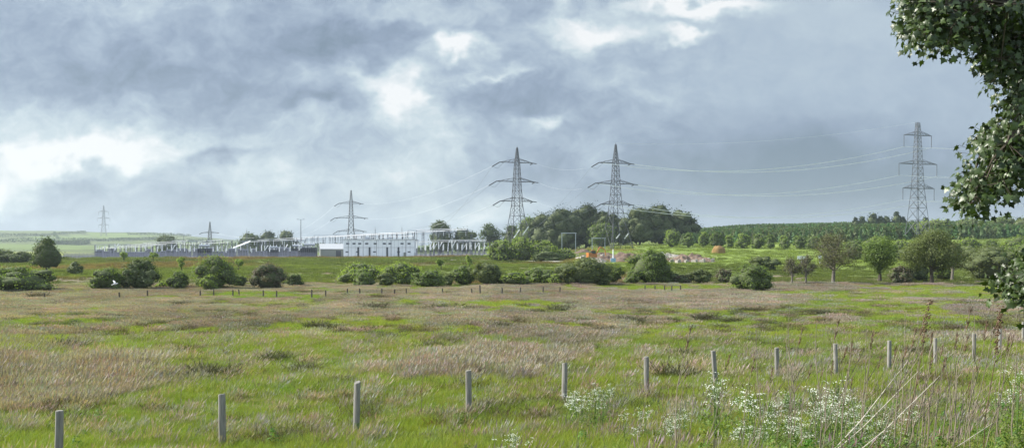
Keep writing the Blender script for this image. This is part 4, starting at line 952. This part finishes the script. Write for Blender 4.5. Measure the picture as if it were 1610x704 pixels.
# white bird
o = empty('bird', P(181, 446.5, 118)); tag(o, 'small white bird flying low in front of the rounded green bush', 'bird')
mb = MB(); mb.tube([(-.28, 0, .02), (-.12, 0, .03), (.08, 0, .03), (.2, 0, .05), (.3, 0, .05), (.36, 0, .04)], [.02, .07, .09, .05, .045, .01], 8)
n = len(mb.v)
for sd in (-1, 1):
    n = len(mb.v); mb.v += [(.1, sd*.05, .06), (-.12, sd*.05, .06), (.12, sd*.3, .24), (-.1, sd*.3, .22), (-.02, sd*.6, .34), (-.12, sd*.58, .33)]; mb.f += [[n, n+1, n+3, n+2], [n+2, n+3, n+5, n+4]]; mb.mi += [0, 0]
n = len(mb.v); mb.v += [(-.25, -.03, .02), (-.25, .03, .02), (-.42, .09, .01), (-.42, -.09, .01)]; mb.f += [[n, n+1, n+2, n+3]]; mb.mi += [0]
mb.build('body', M['feather'], o); o.rotation_euler = (R(15), R(-12), R(30))

# ------------------------------------------------------------------ fence posts
def near_post(i, px, yt, r=.065):
    Y = 15.4+1.617*i if i < 11 else [34.5, 37.5, 41][i-11]; x = (px-CX)/F*Y; z = g1(x, Y); h = CZ+(HY-yt)*Y/F-z
    desc = ['leftmost near fence post, cut by the lower edge of the meadow view', 'grey round near fence post left of the darker topped post', 'near fence post with a dark slanting top', 'pale tallest looking near fence post near the middle of the meadow',
     'near fence post left of the first white flowers', 'near fence post behind the right side of the first white flowers', 'leaning near fence post with a broad light top', 'near fence post with a brown tuft at its foot', 'near fence post above the largest white flower patch',
     'near fence post just right of the largest white flower patch', 'near fence post right of the tall dark dock stalk', 'short near fence post beside a dry stalk, third from the right end', 'near fence post second from the right end', 'near fence post at the right edge'][i]
    me_r = random.Random(i); mb = MB(); n = 12; V = []
    prof = [(-.3, 1.03), (.0, 1.03), (.3*h, 1.0), (.6*h, .99), (.93*h, .97), (.985*h, .96), (h, .86)]
    sl = [.0, .1, .35, .05, .2, .0, .1, 0, .15, 0, .1, 0, 0, 0][i]
    for k, (zz, q) in enumerate(prof):
        for a in range(n):
            t = 2*math.pi*a/n; rr = r*q*(1+.05*math.sin(3*t+i)+me_r.uniform(-.02, .02)); V.append((math.cos(t)*rr, math.sin(t)*rr, zz+(math.cos(t)*rr*sl if k >= 5 else 0)))
    mb.v = V
    for k in range(len(prof)-1):
        for a in range(n): mb.f.append([k*n+a, k*n+(a+1) % n, (k+1)*n+(a+1) % n, (k+1)*n+a])
    mb.f.append([(len(prof)-1)*n+a for a in range(n)]); mb.mi = [0]*len(mb.f)
    o = mb.build('fence_post', M['wood'], None, (x, Y, z)); o.rotation_euler = (R(me_r.uniform(-1.5, 1.5)), R([1, -1, .5, -.3, 1, -.8, 4, -1, 1.5, -.5, .8, -1, 1, 0][i]), me_r.uniform(0, 6))
    tag(o, 'weathered '+desc, 'fence post', 'fence posts along the near side of the meadow')
for i, (px, yt) in enumerate([(92, 645), (350, 619), (560, 600), (737, 582), (887, 570), (1017, 560), (1126, 551), (1222, 546), (1315, 540), (1398, 535), (1471, 531), (1531, 524), (1572, 517), (1609, 506)]): near_post(i, px, yt)
fp = [(69, 463, 471), (188, 460, 470), (232, 458, 466), (315, 459, 467), (336, 456, 465), (366, 456, 465), (376, 457, 464), (414, 457, 466), (435, 458, 467), (490, 455, 467), (512, 456, 466), (546, 455, 463), (566, 456, 463), (600, 455, 463), (620, 455, 464), (639, 455, 463), (696, 453, 463), (742, 454, 463),
      (755, 448, 463), (789, 452, 462), (818, 452, 461), (854, 452, 460), (880, 452, 460), (1014, 451, 457), (1030, 451, 457), (1045, 450, 457), (1056, 451, 457), (1070, 450, 457)]
mb = MB(); mb.bar((0, 0, -.2), (0, 0, 1), .09, .08, 6); fpo = mb.build('field_post', M['wood_dark'])
for i, (px, yt, yb) in enumerate(fp):
    o = fpo if i == 0 else fpo.copy()
    if i: C.objects.link(o)
    Y = min(d_at(px, yb+1.5), 126); x = (px-CX)/F*Y; z = g1(x, Y); h = max(.8, CZ+(HY-yt)*Y/F-z)
    o.location = (x, Y, z); o.scale = (1, 1, h); o.rotation_euler = (R(rnd.uniform(-4, 4)), R(rnd.uniform(-5, 5)), rnd.uniform(0, 3))
    tag(o, f'small dark far row post, {ordw(i)} from the left', 'fence post', 'dark posts in the far row')

# ------------------------------------------------------------------ verge plants
def parsley(seed, h):
    rg = random.Random(seed); o = empty('cow_parsley', (0, 0, 0)); st = MB(); um = MB(); lf_p = []; 
    for b in range(rg.randint(4, 6)):
        a = rg.uniform(0, 6.28); L_ = h*rg.uniform(.75, 1.05); top = Vector((math.cos(a)*.22*h*rg.uniform(.3, 1), math.sin(a)*.22*h*rg.uniform(.3, 1), L_))
        st.tube([(0, 0, -.05), top*.5+Vector((0, 0, .06)), top], [.007, .005, .003], 4)
        for u in range(rg.randint(2, 4)):
            c = top+Vector((rg.uniform(-.1, .1), rg.uniform(-.1, .1), rg.uniform(-.2, .06))); st.bar(top-Vector((0, 0, .12)), c, .003, n=3)
            for k in range(rg.randint(7, 13)):
                q = c+Vector((rg.gauss(0, .034), rg.gauss(0, .034), rg.gauss(0, .012)))
                n0 = len(um.v); s = rg.uniform(.005, .0095); tl = rg.uniform(-.5, .5)
                um.v += [(q.x-s, q.y-s*.8, q.z-s*tl), (q.x+s, q.y-s, q.z+s*.3), (q.x+s*.8, q.y+s, q.z+s*tl), (q.x-s, q.y+s, q.z-s*.2)]; um.f.append([n0, n0+1, n0+2, n0+3]); um.mi.append(0)
    s_ = st.build('stem', M['greenstem'], o); um.build('flower_head', M['petal'], o)
    n = 260; g = np.random.default_rng(seed); Pp = np.stack([g.normal(0, .17, n), g.normal(0, .17, n), np.abs(g.normal(.18, .14, n))*h/.8], 1)
    V, Fq = leafquads(Pp, g.normal(size=(n, 3))+np.array([0, 0, 1.2]), .055, .35, seed); npmesh('leaf', V, Fq, M['L_mid'], g.uniform(.3, 1, n), o)
    return o
cp = [parsley(s, .95) for s in range(4)]; ucp = set()
# cluster: px range, y range of flower heads, count, distance range, place
cl = [(898, 962, 597, 622, 13, 17.5, 20, 'between the fifth and sixth near fence posts'), (972, 1078, 636, 676, 20, 14.5, 17, 'in the patch right below the sixth near fence post'), (785, 822, 676, 702, 5, 13, 15, 'at the lower edge below the middle of the meadow'),
      (1170, 1300, 600, 690, 26, 9.5, 13.5, 'in the left part of the largest patch'), (1290, 1345, 588, 640, 11, 11, 14, 'in the upper tip of the largest patch'), (1330, 1440, 640, 692, 14, 9.5, 12, 'in the right part of the largest patch among the dry stalks'),
      (1120, 1160, 580, 600, 3, 14, 17, 'beside the leaning near fence post'), (1590, 1606, 574, 590, 2, 13, 15, 'at the right edge below the hanging leaves')]
k = 0
for (x0, x1, y0, y1, n, da, db, wh) in cl:
    for i in range(n):
        px = rnd.uniform(x0, x1); py = rnd.uniform(y0, y1); Y = da+(db-da)*(1-(py-y0)/(y1-y0))+rnd.uniform(-.5, .5); x = (px-CX)/F*Y; z = g1(x, Y); zt = CZ+(HY-py)*Y/F
        j = k % 4; o = cp[j] if j not in ucp else copy_tree(cp[j]); ucp.add(j); k += 1; sc = min(1.7, max(.55, (zt-z)/.95))
        o.location = (x, Y, z); o.rotation_euler = (0, 0, rnd.uniform(0, 6)); o.scale = (min(1.15, sc), min(1.15, sc), sc); tag(o, f'white cow parsley {wh}', 'cow parsley', 'cow parsley '+wh)
def stalk(seed, h, lean, kind, mat):
    rg = random.Random(seed); a = rg.uniform(-.3, .3); mb = MB(); pts = []; rs = []
    for k in range(7):
        t = k/6; pts.append((lean*h*t**1.3+.015*math.sin(t*9+seed), .02*math.sin(t*7+seed*2), h*t)); rs.append(.005*(1-.75*t)+.0008)
    mb.tube(pts, rs, 5)
    for k in range(rg.randint(2, 6)):
        t = rg.uniform(.4, .9); p = Vector(pts[int(t*6)]); q = p+Vector((rg.uniform(-.1, .18), rg.uniform(-.1, .1), rg.uniform(.08, .25))); mb.bar(p, q, .003, .0012, 3)
    if kind == 'dock':
        mb.m = 1
        for k in range(80):
            t = rg.uniform(.72, 1.0); f = t*6; i0 = min(5, int(f)); p = Vector(pts[i0]).lerp(Vector(pts[i0+1]), f-i0); q = p+Vector((rg.gauss(0, .014), rg.gauss(0, .014), rg.gauss(0, .012))); mb.bar(q, q+Vector((.009, .004, .011)), .007, .004, 4)
    elif kind == 'reed':
        mb.m = 1
        for k in range(28):
            t = rg.uniform(.88, 1.0); f = t*6; i0 = min(5, int(f)); p = Vector(pts[i0]).lerp(Vector(pts[i0+1]), f-i0); q = p+Vector((rg.gauss(0, .012), rg.gauss(0, .012), 0)); mb.bar(p, q+Vector((.01, 0, .03)), .003, .001, 3)
    o = mb.build('dry_stalk', [M[mat], M['seed']]); return o
sp = [stalk(s, 1.0, [.12, .22, .05, .3, -.05, .16][s], ['plain', 'reed', 'plain', 'reed', 'plain', 'reed'][s], 'stalk') for s in range(6)]
us = set(); sk = 0
def put_stalk(px, yt, Y, j, label, wide=1):
    global sk
    x = (px-CX)/F*Y; z = g1(x, Y); h = CZ+(HY-yt)*Y/F-z
    o = sp[j] if j not in us else sp[j].copy()
    if j in us: C.objects.link(o)
    us.add(j); o.location = (x, Y, z-.05); o.scale = (h*.75, h*.75, h); o.rotation_euler = (0, 0, rnd.uniform(-.5, .5)); tag(o, label, 'stalk', 'dry stalks on the verge')
for i in range(85):
    px = rnd.triangular(1050, 1625, 1480); yt = rnd.uniform(500, 640)-(60*rnd.random() if px > 1380 else 0); put_stalk(px, max(480, yt), rnd.uniform(8.5, 13.5), i % 6, 'thin dry grey brown stalk standing in the verge at the lower right')
for i, (px, yt, Y) in enumerate([(905, 610, 15), (1000, 590, 14), (1085, 560, 13), (780, 640, 15), (950, 640, 14), (1060, 570, 13), (660, 550, 20), (115, 560, 20), (285, 545, 22), (165, 545, 22), (1250, 478, 11), (1290, 500, 11)]): put_stalk(px, yt, Y, i % 6, 'lone thin dry stalk rising from the grass away from the stalk patch')
for (px, yt, Y, ln, l) in [(1420, 472, 10, .33, 'tall dark dock stalk with a thick brown seed head, right of the tenth near post'), (1545, 482, 9.5, .22, 'tall dock stalk just below the lowest hanging leaves')]:
    x = (px-CX)/F*Y; z = g1(x, Y); h = CZ+(HY-yt)*Y/F-z; o = stalk(91+int(px), h, ln*.5, 'dock', 'seed'); o.name = 'dock_stalk'; o.location = (x, Y, z); tag(o, l, 'stalk')
for (xa, ya, xb, yb, Y, l) in [(1350, 704, 1478, 590, 9, 'long bleached cane lying diagonally, lowest of the three'), (1355, 665, 1444, 583, 9.6, 'long bleached cane slanting up, middle one of three'), (1330, 680, 1427, 567, 9.3, 'long bleached cane slanting up, topmost of three'), (1500, 700, 1560, 665, 8.8, 'short bleached cane near the lower right corner')]:
    a, b = P(xa, ya, Y), P(xb, yb, Y+.6); z = g1(a.x, a.y); 
    if a.z > z: a = a+(a-b)*((a.z-z)/(b.z-a.z))*.9
    mb = MB(); mid_ = (b-a)*.5+Vector((0, 0, -.05)); mb.tube([(0, 0, 0), mid_, b-a], [.006, .005, .002], 6); o = mb.build('bleached_cane', M['stalk_pale'], None, a); tag(o, l, 'cane', 'bleached canes on the verge')
# leafy verge plants (nettle, dock, bramble)
lp = []
for s in range(4):
    g = np.random.default_rng(300+s); n = 170; hh = g.uniform(0, 1, n)
    a = g.uniform(0, 6.28, n); r = .06+.2*(1-hh)*g.uniform(.3, 1, n); Pp = np.stack([np.cos(a)*r, np.sin(a)*r, .04+hh*.5], 1)
    V, Fq = leafquads(Pp, np.stack([np.cos(a)*.6, np.sin(a)*.6, np.ones(n)], 1)+g.normal(size=(n, 3))*.3, [.04, .035, .05, .03][s], .6, s)
    lp.append(npmesh('leafy_weed', V, Fq, leafmat(f'weed_leaf', (.06, .11, .02), (.15, .22, .05), .3, inst=True), g.uniform(0, 1, n), link=False))
rg = np.random.default_rng(8); n = 5200
Yv = np.sqrt(rg.uniform(6.5**2, 21**2, n)); u = rg.uniform(-.6, .66, n); keep = rg.uniform(0, 1, n) < np.clip(.05+(u+.1)*1.0-(Yv-11)*.055*(1-u), .05, .95)
Yv, u = Yv[keep], u[keep]; Xv = u*Yv; n = len(Yv); sc = rg.uniform(.4, .9, n)*(.5+.7*fbm(Xv*.8, Yv*.8, 61)); t = np.stack([rg.uniform(.7, 1.2, n), rg.uniform(.8, 1.15, n), rg.uniform(.6, 1.2, n), np.ones(n)], 1)
scatter('verge_weeds', lp, np.stack([Xv, Yv, gz(Xv, Yv)], 1), np.stack([np.zeros(n), np.zeros(n), rg.uniform(0, 6, n)], 1), np.stack([sc, sc, sc], 1), t, rg.integers(0, 4, n), 'leafy green weeds covering the verge in front of the fence', 'weeds')

# ------------------------------------------------------------------ broad leaved tree at the right edge
def big_tree():
    rg = random.Random(12); base = Vector((8.9, 9.6, g1(8.9, 9.6))); o = empty('broadleaf_tree', base)
    tag(o, 'near broad leaved tree hanging its dark glossy leaves into the right edge', 'tree')
    poly = [(1405, -60), (1404, 35), (1416, 72), (1446, 80), (1478, 92), (1500, 84), (1522, 98), (1552, 128), (1572, 150), (1560, 176), (1530, 190), (1532, 216), (1526, 250), (1506, 270), (1484, 298), (1482, 322), (1508, 334), (1517, 354), (1540, 350), (1556, 330), (1580, 312), (1612, 300), (1700, 300), (1700, -60)]
    low = [(1600, 392), (1612, 388), (1700, 384), (1700, 470), (1612, 474), (1590, 466), (1570, 440), (1558, 428), (1566, 408)]
    def inside(x, y, pl):
        c = False
        for (x0, y0), (x1, y1) in zip(pl, pl[1:]+pl[:1]):
            if (y0 > y) != (y1 > y) and x < (x1-x0)*(y-y0)/(y1-y0)+x0: c = not c
        return c
    def md(x, y, pl):
        b = 1e9
        for (x0, y0), (x1, y1) in zip(pl, pl[1:]+pl[:1]):
            t = max(0, min(1, ((x-x0)*(x1-x0)+(y-y0)*(y1-y0))/((x1-x0)**2+(y1-y0)**2))); b = min(b, math.hypot(x-x0-t*(x1-x0), y-y0-t*(y1-y0)))
        return b
    cen = []
    while len(cen) < 270:
        x, y = rg.uniform(1400, 1680), rg.uniform(-50, 345)
        if inside(x, y, poly) and md(x, y, poly) > 24: cen.append(P(x, y, rg.uniform(7.9, 10.2)))
    while len(cen) < 294:
        x, y = rg.uniform(1550, 1680), rg.uniform(370, 475)
        if inside(x, y, low) and md(x, y, low) > 14: cen.append(P(x, y, rg.uniform(8.2, 9.2)))
    for k in range(420):     # the rest of the crown, out of the picture
        a = rg.uniform(0, 6.28); r = 4.2*math.sqrt(rg.random()); z = rg.uniform(3.3, 9.5); p = Vector((base.x+1.2+math.cos(a)*r, base.y+.3+math.sin(a)*r, z))
        if CX+F*p.x/max(p.y, 1) > 1690 and p.y > 4.5: cen.append(p)
    tr = MB(); tip = base*0+Vector((.3, .2, 8)); tr.tube([(0, 0, -.3), (0, 0, 1.2), (.1, .05, 3.5), (.2, .1, 6), tip], [.34, .26, .2, .13, .04], 12); tr.build('trunk', M['bark'], o)
    # limbs reach every fifth cluster, twigs join the rest to the nearest limb
    lim = MB(); nodes = []
    for i, c in enumerate(cen[::9]):
        c = c-base; h = max(1.6, min(7.2, c.z-.5+.2*abs(c.x))); st = Vector((.1, .05, min(h, 7)*.85)); m = st.lerp(c, .5)+Vector((0, 0, .35)); pts = [st, st.lerp(m, .5)+Vector((0, 0, .1)), m, m.lerp(c, .5)+Vector((0, 0, .1)), c]; lim.tube(pts, [.05, .038, .026, .016, .008], 6)
        for k in range(4):
            for t in (0, .33, .66, 1): nodes.append(pts[k].lerp(pts[k+1], t))
    nd = np.array([tuple(v) for v in nodes])
    tw = MB(); LP = []; LN = []; LA = []
    for c in cen:
        c = c-base; i = int(np.argmin(((nd-np.array(c))**2).sum(1))); q = nodes[i]
        if (c-q).length > .05: tw.tube([q, q.lerp(c, .5)+Vector((0, 0, .05)), c], [.012, .008, .004], 4)
        big = rg.uniform(.12, .2)
        for k in range(rg.randint(36, 56)):
            off = Vector((rg.gauss(0, 1), rg.gauss(0, 1), rg.gauss(-.15, .9)))*big*.58
            LP.append(c+off); n_ = Vector((off.x*2+rg.gauss(-.15, .5), off.y*2+rg.gauss(-.3, .5), rg.uniform(.1, 1.0))); LN.append(n_.normalized()); LA.append(Vector((off.x+rg.gauss(0, .1), off.y+rg.gauss(0, .1), -rg.uniform(.05, .25))))
            if k % 3 == 0: tw.bar(c, c+off, .003, .0015, 3)
    lim.build('limb', M['bark'], o); tw.build('twig', M['bark'], o)
    out = [(0, 0), (.18, .24), (.46, .2), (.36, .42), (.5, .66), (.26, .66), (.0, 1.08), (-.26, .66), (-.5, .66), (-.36, .42), (-.46, .2), (-.18, .24)]
    V = []; Fq = []; va = []
    for p, n_, a in zip(LP, LN, LA):
        t = a-n_*a.dot(n_)
        if t.length < 1e-4: t = n_.orthogonal()
        t.normalize(); s_ = n_.cross(t); sz_ = rg.uniform(.04, .085); n0 = len(V); cup = rg.uniform(-.25, .3); v = min(1, max(0, rg.gauss(.45, .22)))
        V.append(tuple(p+t*.42*sz_+n_*.05*sz_))
        for (x, y) in out: V.append(tuple(p+s_*x*sz_+t*y*sz_+n_*(cup*abs(x)-.25*y*y)*sz_))
        m = len(out)
        for k in range(m): Fq.append((n0, n0+1+k, n0+1+(k+1) % m)); va.append(v)
    npmesh('foliage', V, Fq, M['syc'], va, o)
big_tree()

# ------------------------------------------------------------------ haze, sky, sun, camera
bm = MB(); bm.box((0, 0, 82), (10800, 10800, 190)); m, nt, out = newmat('pale_air')
pv = N(nt, 'ShaderNodeVolumePrincipled'); pv.inputs['Density'].default_value = .00011; pv.inputs['Color'].default_value = (.72, .84, .92, 1); pv.inputs['Anisotropy'].default_value = .2
nt.links.new(pv.outputs[0], out.inputs['Volume'])
HAZE = bm.build('haze', m); tag(HAZE, 'thin pale haze over the whole landscape', 'haze', kind='stuff')

SUN_AZ, SUN_EL = R(-80), R(38)
w = bpy.data.worlds.new('World'); scene.world = w; w.use_nodes = True; nt = w.node_tree; nt.nodes.clear()
L = nt.links.new; out = N(nt, 'ShaderNodeOutputWorld'); bg = N(nt, 'ShaderNodeBackground'); L(bg.outputs[0], out.inputs[0])
sky = N(nt, 'ShaderNodeTexSky', sky_type='NISHITA'); sky.sun_disc = False; sky.sun_elevation = SUN_EL; sky.sun_rotation = SUN_AZ
tc = N(nt, 'ShaderNodeTexCoord'); sx = N(nt, 'ShaderNodeSeparateXYZ'); L(tc.outputs['Generated'], sx.inputs[0])
def mth(op, a, b=None, c=None, clamp=False):
    n = N(nt, 'ShaderNodeMath', operation=op); n.use_clamp = clamp
    for i, v in enumerate((a, b, c)):
        if v is None: continue
        if isinstance(v, (int, float)): n.inputs[i].default_value = v
        else: L(v, n.inputs[i])
    return n.outputs[0]
def vmt(op, a, b=None, sc=None):
    n = N(nt, 'ShaderNodeVectorMath', operation=op)
    for i, v in enumerate((a, b)):
        if v is None: continue
        if isinstance(v, tuple): n.inputs[i].default_value = v
        else: L(v, n.inputs[i])
    if sc is not None: n.inputs['Scale'].default_value = sc
    return n.outputs['Value'] if op == 'DOT_PRODUCT' else n.outputs[0]
# bearing and height on the sky, in steps of a few degrees
yy = mth('MAXIMUM', mth('ABSOLUTE', sx.outputs[1]), .12)
A_ = mth('ADD', mth('MULTIPLY', mth('DIVIDE', sx.outputs[0], yy), 15), 8.05); B_ = mth('SUBTRACT', 3.95, mth('MULTIPLY', mth('DIVIDE', sx.outputs[2], yy), 15))
cb = N(nt, 'ShaderNodeCombineXYZ'); L(A_, cb.inputs[0]); L(B_, cb.inputs[1]); q0 = cb.outputs[0]
def noise(vec, scale, detail=5, rough=.55):
    n = N(nt, 'ShaderNodeTexNoise'); n.inputs['Scale'].default_value = scale; n.inputs['Detail'].default_value = detail; n.inputs['Roughness'].default_value = rough; L(vec, n.inputs[0]); return n
st = vmt('MULTIPLY', q0, (1, 1.35, 1))
w1 = vmt('SCALE', vmt('SUBTRACT', noise(st, .9, 3).outputs['Color'], (.5, .5, .5)), sc=1.25)
w2 = vmt('SCALE', vmt('SUBTRACT', noise(st, 3.2, 6, .6).outputs['Color'], (.5, .5, .5)), sc=.34)
q = vmt('MULTIPLY', vmt('ADD', vmt('ADD', q0, w1), w2), (1, 1, 0))
blobs = [(5.4,.5,1.2,.45,-.22),(2.6,1.3,2.4,.5,-.12),(.8,.9,1.6,.6,-.05),(2.2,.1,1.8,.3,.08),(.2,1.95,2.0,.3,.2),(.7,2.5,1.3,.28,.42),(1.9,2.55,.6,.2,.2),(-.1,2.95,.5,.25,.35),(2.6,2.3,1.,.22,.25),(3.4,2.5,.5,.18,-.22),(.9,3.3,2,.25,-.03),
 (4.2,2.75,1.3,.3,.2),(4.6,2.1,1.2,.3,.08),(6.35,1.65,.42,.42,.5),(7.25,.8,.5,.2,.5),(5.7,1.2,.9,.22,.24),(7.7,1.25,.5,.1,.3),(6.1,.2,1.,.22,.22),(5.1,1.7,.6,.14,-.16),(7.1,2.2,.4,.25,.2),(6.4,2.7,1.,.35,.2),(7.4,3.3,.9,.25,.3),
 (8.9,.5,.6,.25,.28),(8.85,.1,.18,.14,.25),(9.6,.55,.5,.25,.28),(10.9,.08,1.1,.16,.45),(10.7,.52,.42,.12,.38),(8.5,1.85,.3,.14,.34),(8.1,1.55,1.1,.35,-.14),(9.9,1.4,.6,.2,.14),(8.8,2.6,1.3,.4,-.12),(9.4,2.4,.6,.2,.1),
 (13.4,2.9,3,.8,-.22),(12.6,1.2,3,1.3,.06),(12.6,2.7,2.6,.6,-.1),(13.6,.3,1.5,.4,.07),(11.5,2.0,1.5,.6,-.05),(11.0,3.3,1.5,.4,-.05),(5.0,3.4,1.5,.3,.05)]
acc = None
for (x, y, rx, ry, a) in blobs:
    dlt = vmt('MULTIPLY', vmt('SUBTRACT', q, (x, y, 0)), (1/rx, 1/ry, 0)); d2 = vmt('DOT_PRODUCT', dlt, dlt)
    acc = mth('MULTIPLY_ADD', mth('POWER', .3679, d2), a*1.6, acc if acc is not None else .40)
n1 = noise(st, .75, 7, .55).outputs[0]; n2 = noise(vmt('ADD', st, w1), 2.4, 7, .6).outputs[0]
smooth = mth('SUBTRACT', 1, mth('MULTIPLY', mth('SMOOTH_MIN', mth('MAXIMUM', mth('MULTIPLY', mth('SUBTRACT', A_, 9.5), .4), 0), 1, .2), .75))
det = mth('ADD', mth('MULTIPLY', mth('SUBTRACT', n1, .5), .5), mth('MULTIPLY', mth('SUBTRACT', n2, .5), .6))
val = mth('ADD', acc, mth('MULTIPLY', det, smooth))
gen = N(nt, 'ShaderNodeTexNoise'); gen.inputs['Scale'].default_value = 3; gen.inputs['Detail'].default_value = 6; L(tc.outputs['Generated'], gen.inputs[0])
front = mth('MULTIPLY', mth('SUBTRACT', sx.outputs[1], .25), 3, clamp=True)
valf = mth('ADD', mth('MULTIPLY', val, front), mth('MULTIPLY', mth('ADD', mth('MULTIPLY', mth('SUBTRACT', gen.outputs[0], .5), 1.2), .5), mth('SUBTRACT', 1, front)))
def lin(c): return tuple(((x/255+.055)/1.055)**2.4 if x > 10 else x/255/12.92 for x in c)
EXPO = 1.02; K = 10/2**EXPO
def kc(c): return tuple(x for x in lin(c))
cr_ = ramp(nt, valf, [(0, kc((112, 130, 148))), (.25, kc((140, 156, 178))), (.45, kc((167, 183, 200))), (.70, kc((202, 216, 223))), (1.0, kc((248, 249, 249)))])
sc_n = N(nt, 'ShaderNodeVectorMath', operation='SCALE'); L(cr_, sc_n.inputs[0]); L(mth('MULTIPLY', mth('ADD', 1, mth('MULTIPLY', mth('SUBTRACT', 1, front), .9)), K), sc_n.inputs['Scale']); cl_ = sc_n.outputs[0]  # clouds behind the camera are brightened, as added fill light
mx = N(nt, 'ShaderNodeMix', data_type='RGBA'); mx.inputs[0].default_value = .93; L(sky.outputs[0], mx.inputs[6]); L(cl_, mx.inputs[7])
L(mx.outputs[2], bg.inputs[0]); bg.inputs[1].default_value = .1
w.cycles.sampling_method = 'MANUAL'; w.cycles.sample_map_resolution = 512
sl = bpy.data.lights.new('sun', 'SUN'); sl.energy = 5; sl.angle = R(.6); sl.color = (1, .95, .86); so = bpy.data.objects.new('sun', sl); C.objects.link(so)
sd = Vector((math.sin(SUN_AZ)*math.cos(SUN_EL), math.cos(SUN_AZ)*math.cos(SUN_EL), math.sin(SUN_EL))); so.rotation_euler = sd.to_track_quat('Z', 'Y').to_euler(); so.location = sd*100
cam = bpy.data.cameras.new('camera'); co = bpy.data.objects.new('camera', cam); C.objects.link(co); scene.camera = co
cam.sensor_fit = 'HORIZONTAL'; cam.sensor_width = 36; cam.lens = 36*F/1610; cam.shift_y = (HY-352)/1610; cam.clip_end = 20000; cam.clip_start = .1
co.location = (0, 0, CZ); co.rotation_euler = (R(90), 0, 0)
scene.view_settings.view_transform = 'Standard'; scene.view_settings.look = 'None'; scene.view_settings.gamma = 1; scene.view_settings.exposure = EXPO; scene.view_settings.use_curve_mapping = False
scene.cycles.volume_bounces = 0; scene.cycles.transparent_max_bounces = 4
